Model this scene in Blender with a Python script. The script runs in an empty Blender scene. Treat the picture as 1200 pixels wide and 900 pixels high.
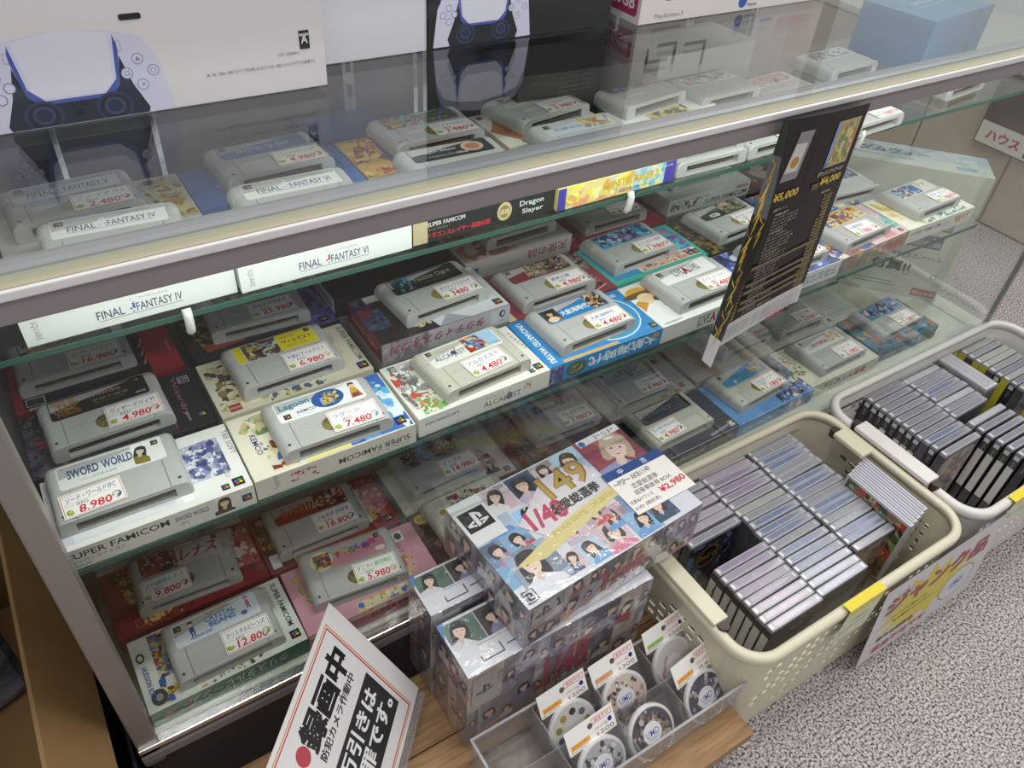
import bpy, bmesh, math, random
from mathutils import Matrix, Vector

# ------------------------------------------------------------------ camera, world, lights, exposure
C = bpy.context.scene.collection
SC = bpy.context.scene
FZ = 475.0                                   # height of the middle shelf boxes' tops above the carpet, mm


def W(x, y, z):                              # mm in case coordinates -> metres in the world
    return Vector((x / 1000.0, y / 1000.0, (z + FZ) / 1000.0))


cam_d = bpy.data.cameras.new('camera')
cam_d.sensor_fit = 'HORIZONTAL'
cam_d.sensor_width = 36.0
cam_d.lens = 926.9 / 1200 * 36.0
cam_d.clip_start = 0.02
cam = bpy.data.objects.new('camera', cam_d)
C.objects.link(cam)
R = ((0.84258543, -0.53443662, 0.06653796), (-0.3115504, -0.58446532, -0.74922402), (0.43930188, 0.61055531, -0.65896591))
rt, up, bk = Vector(R[0]), -Vector(R[1]), -Vector(R[2])
M = Matrix((rt, up, bk)).transposed().to_4x4()
M.translation = W(0, 0, 649.85)
cam.matrix_world = M
SC.camera = cam

SC.view_settings.view_transform = 'Standard'
SC.view_settings.look = 'None'
SC.view_settings.gamma = 1.0
SC.view_settings.exposure = 0.0
SC.cycles.max_bounces = 10
SC.cycles.transparent_max_bounces = 32
SC.cycles.caustics_reflective = False
SC.cycles.caustics_refractive = False

world = bpy.data.worlds.new('world')
SC.world = world
world.use_nodes = True
bgn = world.node_tree.nodes['Background']
bgn.inputs[0].default_value = (0.97, 0.97, 0.97, 1)
bgn.inputs[1].default_value = 0.42


def area(name, loc, size, power, col=(1, 0.97, 0.92), rot=(0, 0, 0)):
    d = bpy.data.lights.new(name, 'AREA')
    d.shape = 'RECTANGLE'
    d.size, d.size_y = size
    d.energy = power
    d.color = col
    o = bpy.data.objects.new(name, d)
    o.location = loc
    o.rotation_euler = rot
    C.objects.link(o)
    return o


area('ceiling_light', (-0.5, -0.7, 2.5), (1.2, 0.25), 17, rot=(math.radians(-25), 0, 0))
area('ceiling_light', (1.5, -0.3, 2.6), (1.2, 0.25), 20, rot=(math.radians(-12), 0, 0))
area('ceiling_light', (0.4, 0.5, 2.6), (1.2, 0.25), 17)
area('ceiling_light', (2.6, 1.0, 2.6), (1.2, 0.25), 20)
# unseen strip light added behind the top rail to brighten the shelves
area('shelf_fill_light', (0.74, 0.564, 0.776), (1.6, 0.016), 2.0, col=(0.95, 1.0, 0.98), rot=(math.radians(28), 0, 0))


# ------------------------------------------------------------------ helpers
def lin(h):
    if isinstance(h, str):
        v = [int(h[i:i + 2], 16) / 255.0 for i in (0, 2, 4)]
    else:
        v = list(h)[:3]
    return tuple((c / 12.92 if c <= 0.04045 else ((c + 0.055) / 1.055) ** 2.4) for c in v)


_m = {}


def mat(name, col, rough=0.5, metal=0.0, coat=0.0, spec=0.5, bump=None, noise=None, emit=None):
    """bump=(scale,strength) fine relief, noise=(scale, second colour) colour variation"""
    if name in _m:
        return _m[name]
    m = bpy.data.materials.new(name)
    m.use_nodes = True
    nt = m.node_tree
    b = nt.nodes['Principled BSDF']
    b.inputs['Base Color'].default_value = (*lin(col), 1)
    b.inputs['Roughness'].default_value = rough
    b.inputs['Metallic'].default_value = metal
    b.inputs['Coat Weight'].default_value = coat
    b.inputs['Specular IOR Level'].default_value = spec
    tc = nt.nodes.new('ShaderNodeTexCoord')
    if noise:
        n = nt.nodes.new('ShaderNodeTexNoise')
        n.inputs['Scale'].default_value = noise[0]
        n.inputs['Detail'].default_value = 5
        nt.links.new(tc.outputs['Object'], n.inputs['Vector'])
        r = nt.nodes.new('ShaderNodeValToRGB')
        r.color_ramp.elements[0].position = 0.35
        r.color_ramp.elements[1].position = 0.65
        r.color_ramp.elements[0].color = (*lin(col), 1)
        r.color_ramp.elements[1].color = (*lin(noise[1]), 1)
        nt.links.new(n.outputs['Fac'], r.inputs['Fac'])
        nt.links.new(r.outputs['Color'], b.inputs['Base Color'])
    if bump:
        n = nt.nodes.new('ShaderNodeTexNoise')
        n.inputs['Scale'].default_value = bump[0]
        n.inputs['Detail'].default_value = 3
        nt.links.new(tc.outputs['Object'], n.inputs['Vector'])
        bp = nt.nodes.new('ShaderNodeBump')
        bp.inputs['Strength'].default_value = bump[1]
        bp.inputs['Distance'].default_value = 0.002
        nt.links.new(n.outputs['Fac'], bp.inputs['Height'])
        nt.links.new(bp.outputs['Normal'], b.inputs['Normal'])
    _m[name] = m
    return m


def ink(name, rough, coat):
    m = bpy.data.materials.new(name)
    m.use_nodes = True
    nt = m.node_tree
    b = nt.nodes['Principled BSDF']
    a = nt.nodes.new('ShaderNodeAttribute')
    a.attribute_name = 'Col'
    nt.links.new(a.outputs['Color'], b.inputs['Base Color'])
    b.inputs['Roughness'].default_value = rough
    b.inputs['Coat Weight'].default_value = coat
    b.inputs['Coat Roughness'].default_value = 0.12
    return m


INK = ink('printed_paper', 0.45, 0.15)
INKG = ink('glossy_print', 0.32, 0.55)


def thin_glass(name, tint, f0=0.045, rough=0.0, haze=0.0, bump=None):
    m = bpy.data.materials.new(name)
    m.use_nodes = True
    nt = m.node_tree
    nt.nodes.clear()
    N = nt.nodes.new
    L = nt.links.new
    out = N('ShaderNodeOutputMaterial')
    geo = N('ShaderNodeNewGeometry')
    dot = N('ShaderNodeVectorMath')
    dot.operation = 'DOT_PRODUCT'
    L(geo.outputs['Normal'], dot.inputs[0])
    L(geo.outputs['Incoming'], dot.inputs[1])
    ab = N('ShaderNodeMath'); ab.operation = 'ABSOLUTE'
    L(dot.outputs['Value'], ab.inputs[0])
    om = N('ShaderNodeMath'); om.operation = 'SUBTRACT'; om.inputs[0].default_value = 1.0
    L(ab.outputs[0], om.inputs[1])
    pw = N('ShaderNodeMath'); pw.operation = 'POWER'; pw.inputs[1].default_value = 5.0
    L(om.outputs[0], pw.inputs[0])
    ma = N('ShaderNodeMath'); ma.operation = 'MULTIPLY_ADD'
    ma.inputs[1].default_value = 1 - f0; ma.inputs[2].default_value = f0
    L(pw.outputs[0], ma.inputs[0])
    tr = N('ShaderNodeBsdfTransparent'); tr.inputs[0].default_value = (*lin(tint), 1)
    gl = N('ShaderNodeBsdfGlossy'); gl.inputs['Roughness'].default_value = rough
    gl.inputs['Color'].default_value = (1, 1, 1, 1)
    if bump:
        tc = N('ShaderNodeTexCoord')
        n = N('ShaderNodeTexNoise'); n.inputs['Scale'].default_value = bump[0]
        L(tc.outputs['Object'], n.inputs['Vector'])
        bp = N('ShaderNodeBump'); bp.inputs['Strength'].default_value = bump[1]; bp.inputs['Distance'].default_value = 0.003
        L(n.outputs['Fac'], bp.inputs['Height'])
        L(bp.outputs['Normal'], gl.inputs['Normal'])
    mx = N('ShaderNodeMixShader')
    L(ma.outputs[0], mx.inputs[0]); L(tr.outputs[0], mx.inputs[1]); L(gl.outputs[0], mx.inputs[2])
    last = mx
    if haze:
        df = N('ShaderNodeBsdfDiffuse'); df.inputs[0].default_value = (0.8, 0.8, 0.82, 1) if haze < .3 else (*lin(tint), 1)
        m2 = N('ShaderNodeMixShader'); m2.inputs[0].default_value = haze
        L(mx.outputs[0], m2.inputs[1]); L(df.outputs[0], m2.inputs[2])
        last = m2
    L(last.outputs[0], out.inputs[0])
    return m


GLASS = thin_glass('clear_glass', 'fbfdfc', 0.022)
TOPG = thin_glass('counter_glass', 'f8fbfa', 0.05)
GEDGE = thin_glass('green_glass_edge', '4c7568', 0.05, 0.1, 0.6)
CLEAR = thin_glass('clear_plastic', 'f3f3f5', 0.05, 0.08, 0.12)
FILM = thin_glass('clear_film', 'fbfbfb', 0.06, 0.05, 0.02, bump=(60, 0.5))


def mesh_obj(name, bm, mats, parent=None, loc=None, smooth=False, label=None):
    me = bpy.data.meshes.new(name)
    bm.normal_update()
    bm.to_mesh(me)
    bm.free()
    for m in (mats if isinstance(mats, (list, tuple)) else [mats]):
        me.materials.append(m)
    if smooth:
        for p in me.polygons:
            p.use_smooth = True
    return link(name, me, parent, loc, label)


def link(name, me, parent=None, loc=None, label=None):
    o = bpy.data.objects.new(name, me)
    C.objects.link(o)
    if parent:
        o.parent = parent
    if loc is not None:
        o.location = loc
    if label:
        o['label'] = label
    return o


def tag(o, label=None, cat=None, group=None, kind=None):
    if label: o['label'] = label
    if cat: o['category'] = cat
    if group: o['group'] = group
    if kind: o['kind'] = kind
    return o


def thing(name, label, cat, loc, rot=0, group=None, rx=0, ry=0):
    o = bpy.data.objects.new(name, None)
    o.empty_display_size = 0.02
    C.objects.link(o)
    o.location = loc
    o.rotation_euler = (math.radians(rx), math.radians(ry), math.radians(rot))
    return tag(o, label, cat, group)


def copy_tree(o, parent=None):
    c = o.copy()
    C.objects.link(c)
    if parent: c.parent = parent
    for ch in [x for x in o.children]:
        copy_tree(ch, c)
    return c


def box(bm, x0, y0, z0, x1, y1, z1, mi=0, bev=0.0, seg=2):      # mm
    s = 0.001
    vs = [bm.verts.new((x * s, y * s, z * s)) for z in (z0, z1) for x, y in ((x0, y0), (x1, y0), (x1, y1), (x0, y1))]
    fs = [bm.faces.new([vs[i] for i in f]) for f in ((3, 2, 1, 0), (4, 5, 6, 7), (0, 1, 5, 4), (1, 2, 6, 5), (2, 3, 7, 6), (3, 0, 4, 7))]
    for f in fs: f.material_index = mi
    if bev:
        es = list({e for f in fs for e in f.edges})
        r = bmesh.ops.bevel(bm, geom=es, offset=bev * s, segments=seg, profile=0.6, affect='EDGES')
        for f in r['faces']: f.material_index = mi
    return vs


def bx(name, dims, mats, parent=None, bev=0.0, label=None, loc=None, seg=2):
    bm = bmesh.new()
    box(bm, *dims, bev=bev, seg=seg)
    return mesh_obj(name, bm, mats, parent, loc, label=label)


def cyl(bm, x, y, z0, z1, r, n=20, mi=0, r2=None):
    s = 0.001
    r2 = r if r2 is None else r2
    a = [bm.verts.new(((x + r * math.cos(2 * math.pi * i / n)) * s, (y + r * math.sin(2 * math.pi * i / n)) * s, z0 * s)) for i in range(n)]
    b = [bm.verts.new(((x + r2 * math.cos(2 * math.pi * i / n)) * s, (y + r2 * math.sin(2 * math.pi * i / n)) * s, z1 * s)) for i in range(n)]
    fs = [bm.faces.new(a[::-1]), bm.faces.new(b)]
    for i in range(n):
        fs.append(bm.faces.new((a[i], a[(i + 1) % n], b[(i + 1) % n], b[i])))
    for f in fs: f.material_index = mi


def tube(bm, pts, r, n=6, mi=0):                                # pts in mm
    s = 0.001
    rings = []
    for i, p in enumerate(pts):
        p = Vector(p)
        d = (Vector(pts[min(i + 1, len(pts) - 1)]) - Vector(pts[max(i - 1, 0)])).normalized()
        u = d.orthogonal().normalized()
        v = d.cross(u)
        rings.append([bm.verts.new((p + (u * math.cos(2 * math.pi * k / n) + v * math.sin(2 * math.pi * k / n)) * r) * s) for k in range(n)])
    for a, b in zip(rings, rings[1:]):
        for k in range(n):
            bm.faces.new((a[k], a[(k + 1) % n], b[(k + 1) % n], b[k])).material_index = mi
    bm.faces.new(rings[0][::-1]); bm.faces.new(rings[-1])


# ------------------------------------------------------------------ flat print: coloured shapes and lettering on a surface
_glyph = {}
_tc = bpy.data.curves.new('lettering', 'FONT')
_to = bpy.data.objects.new('lettering', _tc)
C.objects.link(_to)


def glyphs(s, bold):
    k = (s, bold)
    if k not in _glyph:
        _tc.body = s
        _tc.resolution_u = 2
        _tc.offset = 0.013 * bold
        _to.update_tag()
        bpy.context.view_layer.update()
        dg = bpy.context.evaluated_depsgraph_get()
        ev = _to.evaluated_get(dg)
        me = ev.to_mesh()
        vs = [(v.co.x, v.co.y) for v in me.vertices]
        fs = [tuple(p.vertices) for p in me.polygons]
        ev.to_mesh_clear()
        if vs:
            x0 = min(v[0] for v in vs); x1 = max(v[0] for v in vs)
            y0 = min(v[1] for v in vs); y1 = max(v[1] for v in vs)
            vs = [((x - x0), (y - y0)) for x, y in vs]
            _glyph[k] = (vs, fs, max(x1 - x0, 1e-3), max(y1 - y0, 1e-3))
        else:
            _glyph[k] = ([], [], 1, 1)
    return _glyph[k]


def clip(pts, x0, y0, x1, y1):
    for ax, lim, sg in ((0, x0, 1), (0, x1, -1), (1, y0, 1), (1, y1, -1)):
        out = []
        for i in range(len(pts)):
            a, b = pts[i - 1], pts[i]
            ia, ib = (a[ax] - lim) * sg >= 0, (b[ax] - lim) * sg >= 0
            if ia != ib:
                t = (lim - a[ax]) / (b[ax] - a[ax])
                out.append((a[0] + t * (b[0] - a[0]), a[1] + t * (b[1] - a[1])))
            if ib: out.append(b)
        pts = out
        if not pts: return []
    return pts


class P:
    STEP = 0.006                                # mm between layers of ink

    def __init__(s):
        s.v, s.f, s.c, s.z = [], [], [], 0.05

    def p(s, pts, col, dz=1.0):
        if len(pts) < 3: return s
        s.z += s.STEP * dz
        n = len(s.v)
        s.v += [(x, y, s.z) for x, y in pts]
        s.f.append(tuple(range(n, n + len(pts))))
        s.c.append(lin(col))
        return s

    def r(s, x, y, w, h, col, rad=0, rot=0):
        if rad:
            pts = []
            for cx, cy, a0 in ((x + w - rad, y + rad, -90), (x + w - rad, y + h - rad, 0), (x + rad, y + h - rad, 90), (x + rad, y + rad, 180)):
                for k in range(5):
                    a = math.radians(a0 + k * 22.5)
                    pts.append((cx + rad * math.cos(a), cy + rad * math.sin(a)))
        else:
            pts = [(x, y), (x + w, y), (x + w, y + h), (x, y + h)]
        if rot:
            c, q = math.cos(math.radians(rot)), math.sin(math.radians(rot))
            pts = [(x + (a - x) * c - (b - y) * q, y + (a - x) * q + (b - y) * c) for a, b in pts]
        return s.p(pts, col)

    def e(s, cx, cy, rx, ry, col, n=24):
        return s.p([(cx + rx * math.cos(2 * math.pi * i / n), cy + ry * math.sin(2 * math.pi * i / n)) for i in range(n)], col)

    def fr(s, x, y, w, h, t, col):              # frame line
        s.r(x, y, w, t, col); s.r(x, y + h - t, w, t, col); s.r(x, y, t, h, col); s.r(x + w - t, y, t, h, col)
        return s

    def t(s, txt, x, y, h, col, w=None, rot=0, b=0, sh=0.0, al='l'):
        cjk = any(ord(ch) > 0x2fff for ch in txt)
        vs, fs, tw, th = glyphs(txt, 0 if cjk else b)
        if not vs: return s
        k = h / th
        kx = (w / tw) if w else k
        ox = {'l': 0, 'c': -tw * kx / 2, 'r': -tw * kx}[al]
        c, q = math.cos(math.radians(rot)), math.sin(math.radians(rot))
        s.z += s.STEP
        lc = lin(col)
        d_ = 0.011 * b
        shifts = [(0, 0)] if not (cjk and b) else [(-d_, -d_ * .6), (d_, -d_ * .6), (-d_, d_ * .6), (d_, d_ * .6)] + ([(0, 0)] if b > 2 else [])
        for sx_, sy_ in shifts:
            n = len(s.v)
            s.z += s.STEP * .1
            for a, d in vs:
                a, d = (a + sx_) * kx + ox + sh * d * k, (d + sy_) * k
                s.v.append((x + a * c - d * q, y + a * q + d * c, s.z))
            for f in fs:
                s.f.append(tuple(n + i for i in f)); s.c.append(lc)
        return s

    def a(s, x, y, w, h, pal, n=14, seed=1, big=0.3):      # a busy illustration in a few colours
        rg = random.Random(seed)
        s.r(x, y, w, h, pal[0])
        n = int(n * 2.6)
        for i in range(n):
            cx, cy = x + rg.random() * w, y + rg.random() * h
            k = rg.random()
            rr = min(w, h) * big * (1.1 - 1.0 * (i / n) ** .6) + .4
            pts = []
            m = rg.choice((7, 9, 11))
            a0, asp, ro = rg.random() * 6, 0.35 + 0.65 * rg.random(), rg.random() * 3.1
            for j in range(m):
                aa = a0 + 6.2832 * j / m
                q = rr * (0.6 + 0.6 * rg.random())
                u, v_ = q * math.cos(aa), q * asp * math.sin(aa)
                pts.append((cx + u * math.cos(ro) - v_ * math.sin(ro), cy + u * math.sin(ro) + v_ * math.cos(ro)))
            s.p(clip(pts, x, y, x + w, y + h), pal[1 + int(k * (len(pal) - 1)) % (len(pal) - 1)], 0.5)
        return s

    def por(s, x, y, w, h, bg, hair, cloth, skin='f0d3c4', sd=0):     # a head and shoulders photograph
        rg = random.Random(sd)
        s.r(x, y, w, h, bg)
        b2 = [lin(bg)[i] for i in range(3)]
        X1, Y1 = x + w, y + h
        def hx(c, k): return tuple(min(1, int(c[i:i + 2], 16) / 255 * k) for i in (0, 2, 4))
        for i in range(3):
            u, v = x + rg.random() * w, y + rg.random() * h
            s.p(clip([(u, v), (u + w * .5, v + h * .1), (u + w * .45, v + h * .6), (u - w * .1, v + h * .5)], x, y, X1, Y1), hx(bg, .72 + rg.random() * .5), .5)
        r = min(w * (.2 + .06 * rg.random()), h * (.18 + .06 * rg.random()))
        cx = x + w * (0.38 + 0.24 * rg.random()); cy = y + h * (.56 + .1 * rg.random())
        an = rg.uniform(-.45, .45); ca, sa = math.cos(an), math.sin(an)
        def T(pts, col):
            s.p(clip([(cx + a * r * ca - b * r * sa, cy + a * r * sa + b * r * ca) for a, b in pts], x, y, X1, Y1), col, .6)
        def E(a, b, ra, rb, col, n=14):
            T([(a + ra * math.cos(6.2832 * i / n), b + rb * math.sin(6.2832 * i / n)) for i in range(n)], col)
        ln = rg.choice((1.2, 2.0, 2.8))
        T([(-1.25, .3), (-1.35, -ln * .7), (-1.0, -ln), (-.6, -ln * .9), (0, -.6), (.7, -ln * .9), (1.1, -ln), (1.35, -ln * .6), (1.25, .3), (1.0, 1.15), (.4, 1.5), (-.4, 1.5), (-1.0, 1.15)], hair)
        T([(-2.3, -4), (-2.0, -2.1), (-.9, -1.55), (-.3, -1.2), (.3, -1.2), (.9, -1.55), (2.0, -2.1), (2.4, -4)], cloth)
        T([(-.32, -.8), (-.42, -1.5), (0, -2.1), (.42, -1.5), (.32, -.8)], hx(skin, .93))
        T([(-.82, .4), (-.84, -.1), (-.62, -.72), (-.22, -1.08), (.22, -1.08), (.62, -.72), (.84, -.1), (.82, .4), (.5, .9), (-.5, .9)], skin)
        T([(-.95, -.1), (-.78, .3), (-.5, .38), (.1, .45), (.6, .34), (.84, .2), (.97, -.1), (1.05, .6), (.7, 1.2), (-.7, 1.2), (-1.05, .6)], hair)
        for q in (-1, 1):
            E(q * .36, .02, .15, .07, '3a2a2c', 8)
        E(0, -.62, .2, .06, 'b86a70', 8)
        T([(-.7, 1.1), (-.2, 1.25), (.3, 1.2), (0, 1.05), (-.5, .95)], hx(hair, 1.7))
        return s

    def fig(s, x, y, h, hair, cloth, skin='f0c9a4', cape=None):       # a small drawn adventurer
        w = h * 0.36
        if cape: s.p([(x - w * .2, y), (x + w * 1.3, y), (x + w * .8, y + h * .7), (x + w * .2, y + h * .7)], cape)
        s.r(x + w * .22, y, w * .2, h * .35, '3b3b52'); s.r(x + w * .6, y, w * .2, h * .35, '3b3b52')
        s.p([(x + w * .1, y + h * .3), (x + w * .9, y + h * .3), (x + w * .8, y + h * .66), (x + w * .2, y + h * .66)], cloth)
        s.e(x + w * .5, y + h * .8, w * .34, h * .16, skin, 12)
        s.p([(x + w * .1, y + h * .78), (x + w * .3, y + h * .88), (x + w * .8, y + h * .88), (x + w * .95, y + h * .76), (x + w * .9, y + h), (x + w * .2, y + h * 1.02)], hair)
        return s

    def q(s, x, y, d=9):                                             # the four-colour button emblem
        s.r(x, y, d, d, '17171c')
        for i, (u, v, c) in enumerate(((.3, .62, '2f6fd0'), (.62, .7, '35a848'), (.36, .33, 'd9342b'), (.7, .4, 'e8c523'))):
            s.e(x + u * d, y + v * d, d * .17, d * .13, c, 10)
        return s

    def swirl(s, cx, cy, sz, fg, bg=None):                           # console maker's P and S mark
        if bg: s.r(cx - sz * .62, cy - sz * .55, sz * 1.24, sz * 1.1, bg)
        s.p([(cx - .1 * sz, cy - .4 * sz), (cx + .08 * sz, cy - .34 * sz), (cx + .08 * sz, cy + .4 * sz), (cx - .1 * sz, cy + .44 * sz)], fg)
        s.p([(cx + .08 * sz, cy + .4 * sz), (cx + .3 * sz, cy + .25 * sz), (cx + .32 * sz, cy + .02 * sz), (cx + .16 * sz, cy), (cx + .16 * sz, cy + .2 * sz), (cx + .08 * sz, cy + .25 * sz)], fg)
        s.p([(cx - .14 * sz, cy - .12 * sz), (cx - .14 * sz, cy), (cx - .5 * sz, cy - .14 * sz), (cx - .5 * sz, cy - .26 * sz), (cx - .14 * sz, cy - .34 * sz), (cx - .14 * sz, cy - .24 * sz), (cx - .34 * sz, cy - .2 * sz)], fg)
        s.p([(cx + .12 * sz, cy - .08 * sz), (cx + .5 * sz, cy - .1 * sz), (cx + .5 * sz, cy - .2 * sz), (cx + .12 * sz, cy - .36 * sz), (cx + .12 * sz, cy - .26 * sz), (cx + .34 * sz, cy - .18 * sz), (cx + .12 * sz, cy - .18 * sz)], fg)
        return s

    def mesh(s, name, o=(0, 0, 0), u=(1, 0, 0), v=(0, 1, 0), gloss=False, warp=None):
        o, u, v = Vector(o), Vector(u), Vector(v)
        n = u.cross(v).normalized()
        if warp:
            co = [warp(a, b, c) for a, b, c in s.v]
            co = [(x * .001, y * .001, z * .001) for x, y, z in co]
        else:
            co = [(o + u * a + v * b + n * c) * 0.001 for a, b, c in s.v]
        me = bpy.data.meshes.new(name)
        me.from_pydata(co, [], s.f)
        at = me.color_attributes.new('Col', 'FLOAT_COLOR', 'CORNER')
        buf = []
        for f, c in zip(s.f, s.c):
            buf += [c[0], c[1], c[2], 1.0] * len(f)
        at.data.foreach_set('color', buf)
        me.materials.append(INKG if gloss else INK)
        return me

    def make(s, name, parent, o=(0, 0, 0), u=(1, 0, 0), v=(0, 1, 0), gloss=False, label=None, warp=None):
        return link(name, s.mesh(name, o, u, v, gloss, warp), parent, label=label)


# ------------------------------------------------------------------ materials
GREY = mat('cartridge_plastic', 'b4b3b1', 0.42, noise=(9, 'babab8'), bump=(1800, 0.05))
GREYY = mat('yellowed_cartridge_plastic', 'bfbdb0', 0.42, noise=(9, 'c6c3b5'), bump=(1800, 0.05))
DGREY = mat('recess_plastic', '4a4a4e', 0.6)
SCREW = mat('screw_steel', '5a5650', 0.4, 0.7)
CONTACT = mat('contact_board', '2e2a24', 0.5, noise=(900, '7a6a48'))
ALU = mat('brushed_aluminium', 'a9a8ac', 0.36, 0.75, bump=(300, 0.06))
CHROME = mat('polished_aluminium', 'e6e6ea', 0.15, 0.9)
MAUVE = mat('anodised_rail', '948c90', 0.45, 0.1, bump=(400, 0.05))
CREAMR = mat('rail_top_strip', 'b2ac96', 0.5, 0.0, bump=(250, 0.1))
IVORY = mat('ivory_plastic', 'd9d2bc', 0.4, bump=(500, 0.05))
WHITEP = mat('white_plastic', 'dedbd8', 0.4, bump=(500, 0.05))
CARD = mat('brown_carton', '8a6c44', 0.75, noise=(6, '7c5f3a'), bump=(120, 0.15))
BLACK = mat('black_plastic', '17171a', 0.5)


def carpet_mat():
    m = bpy.data.materials.new('speckled_carpet'); m.use_nodes = True
    nt = m.node_tree; b = nt.nodes['Principled BSDF']
    tc = nt.nodes.new('ShaderNodeTexCoord')
    n = nt.nodes.new('ShaderNodeTexNoise'); n.inputs['Scale'].default_value = 260; n.inputs['Detail'].default_value = 2.5; n.inputs['Roughness'].default_value = 0.65
    n2 = nt.nodes.new('ShaderNodeTexNoise'); n2.inputs['Scale'].default_value = 9; n2.inputs['Detail'].default_value = 2
    r = nt.nodes.new('ShaderNodeValToRGB')
    e = r.color_ramp.elements
    e[0].position = 0.38; e[0].color = (*lin('4e484b'), 1)
    e[1].position = 0.58; e[1].color = (*lin('dad5d4'), 1)
    x = r.color_ramp.elements.new(0.45); x.color = (*lin('958a8a'), 1)
    x = r.color_ramp.elements.new(0.52); x.color = (*lin('beb6b6'), 1)
    mx = nt.nodes.new('ShaderNodeMixRGB'); mx.blend_type = 'MULTIPLY'; mx.inputs[0].default_value = 0.25
    nt.links.new(tc.outputs['Object'], n.inputs['Vector']); nt.links.new(tc.outputs['Object'], n2.inputs['Vector'])
    nt.links.new(n.outputs['Fac'], r.inputs['Fac'])
    nt.links.new(r.outputs['Color'], mx.inputs[1]); nt.links.new(n2.outputs['Fac'], mx.inputs[2])
    nt.links.new(mx.outputs[0], b.inputs['Base Color'])
    b.inputs['Roughness'].default_value = 0.95; b.inputs['Specular IOR Level'].default_value = 0.1
    bp = nt.nodes.new('ShaderNodeBump'); bp.inputs['Strength'].default_value = 0.6; bp.inputs['Distance'].default_value = 0.004
    nt.links.new(n.outputs['Fac'], bp.inputs['Height']); nt.links.new(bp.outputs['Normal'], b.inputs['Normal'])
    return m


def wood_mat():
    m = bpy.data.materials.new('pine_wood'); m.use_nodes = True
    nt = m.node_tree; b = nt.nodes['Principled BSDF']
    tc = nt.nodes.new('ShaderNodeTexCoord')
    mp = nt.nodes.new('ShaderNodeMapping'); mp.inputs['Scale'].default_value = (6, 60, 60)
    n = nt.nodes.new('ShaderNodeTexNoise'); n.inputs['Scale'].default_value = 2.2; n.inputs['Detail'].default_value = 6; n.inputs['Distortion'].default_value = 0.6
    r = nt.nodes.new('ShaderNodeValToRGB')
    r.color_ramp.elements[0].position = 0.3; r.color_ramp.elements[0].color = (*lin('7c5c3a'), 1)
    r.color_ramp.elements[1].position = 0.7; r.color_ramp.elements[1].color = (*lin('a9855c'), 1)
    nt.links.new(tc.outputs['Object'], mp.inputs[0]); nt.links.new(mp.outputs[0], n.inputs['Vector'])
    nt.links.new(n.outputs['Fac'], r.inputs['Fac']); nt.links.new(r.outputs['Color'], b.inputs['Base Color'])
    b.inputs['Roughness'].default_value = 0.5
    return m


WOOD = wood_mat()

# ------------------------------------------------------------------ setting
tag(bx('floor', (-2500, -2500, -20, 4200, 4000, 0), carpet_mat()), kind='structure')
tag(bx('wall_back', (-2500, 3000, 0, 4200, 3060, 2700), mat('painted_wall', 'c9c6c0', 0.8)), kind='structure')


def fitbox(name, x0, y0, z0, x1, y1, z1, m, parent, bev=0.0, label=None):   # case coordinates, parent at origin
    return bx(name, (x0, y0, z0 + FZ, x1, y1, z1 + FZ), m, parent, bev, label)


XL, XR, YF, YB = -94, 1560, 535, 1015
case = thing('display_case', 'long glass display case with aluminium frame, three tiers of game cartridges inside', 'display case', (0, 0, 0))
# base, floor, rails
fitbox('plinth', XL + 4, YF + 10, -475, XR + 40, YB - 10, -322, mat('plinth_brown', '4a4140', 0.7), case)
fitbox('floor_panel', XL + 4, YF + 3, -300, XR + 50, YB, -284, mat('cream_panel', 'cfd0c4', 0.5), case)
fitbox('front_sill', XL, YF - 6, -291, XR, YF + 6, -283, CHROME, case, 1.0)
fitbox('bottom_rail', XL, YF - 2, -322, XR, YF + 30, -291, mat('ribbed_rail', '6f686a', 0.5, 0.2, bump=(700, 0.2)), case, 1.5)
fitbox('bottom_rail', XL, YF - 5, -318, XR, YF - 1, -303, MAUVE, case, 1.0)
for x in (XL,):
    fitbox('corner_post', x, YF - 2, -330, x + 23, YF + 24, 312, mat('post_aluminium', '9c9490', 0.4, 0.35, bump=(300, 0.05)), case, 2.0)
fitbox('corner_post', XR - 6, YF, -290, XR, YF + 10, 312, ALU, case, 1.0)
# top rail
fitbox('top_rail', XL - 10, YF - 2, 303, XR + 400, YF + 12, 329, MAUVE, case, 1.5)
fitbox('top_rail', XL - 10, YF - 5, 323, XR + 400, YF - 1, 330.5, mat('bright_trim', 'f4f4f6', .3, .3), case, 1.2)
fitbox('top_rail', XL - 10, YF - 1, 328.5, XR + 400, YF + 16, 331, CREAMR, case, 0.5)
bm = bmesh.new()
pr = [(YF + 16, 329), (YF + 17.5, 332), (YF + 22, 333.3), (YF + 30, 333.3), (YF + 36, 332), (YF + 38, 329), (YF + 38, 326), (YF + 16, 326)]
va = [bm.verts.new(((XL - 10) * .001, y * .001, (z + FZ) * .001)) for y, z in pr]
vb = [bm.verts.new(((XR + 400) * .001, y * .001, (z + FZ) * .001)) for y, z in pr]
for i in range(len(pr)):
    bm.faces.new((va[i], va[(i + 1) % len(pr)], vb[(i + 1) % len(pr)], vb[i]))
bm.faces.new(va[::-1]); bm.faces.new(vb)
bmesh.ops.recalc_face_normals(bm, faces=bm.faces)
mesh_obj('inner_rail', bm, mat('lilac_aluminium', 'adaab2', 0.35, 0.3, bump=(300, 0.05)), case, smooth=False)
for x0, x1 in ((XL + 130, XL + 150),):
    pass
# glass
fitbox('top_glass', XL - 6, YF + 4, 334, XR + 420, YB + 8, 339.5, TOPG, case)
fitbox('front_glass', XL + 20, YF + 4, -284, XR - 6, YF + 8, 306, GLASS, case)
fitbox('end_glass', XR + 2, YF + 14, -284, XR + 7, YB - 20, 306, GLASS, case)


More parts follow.
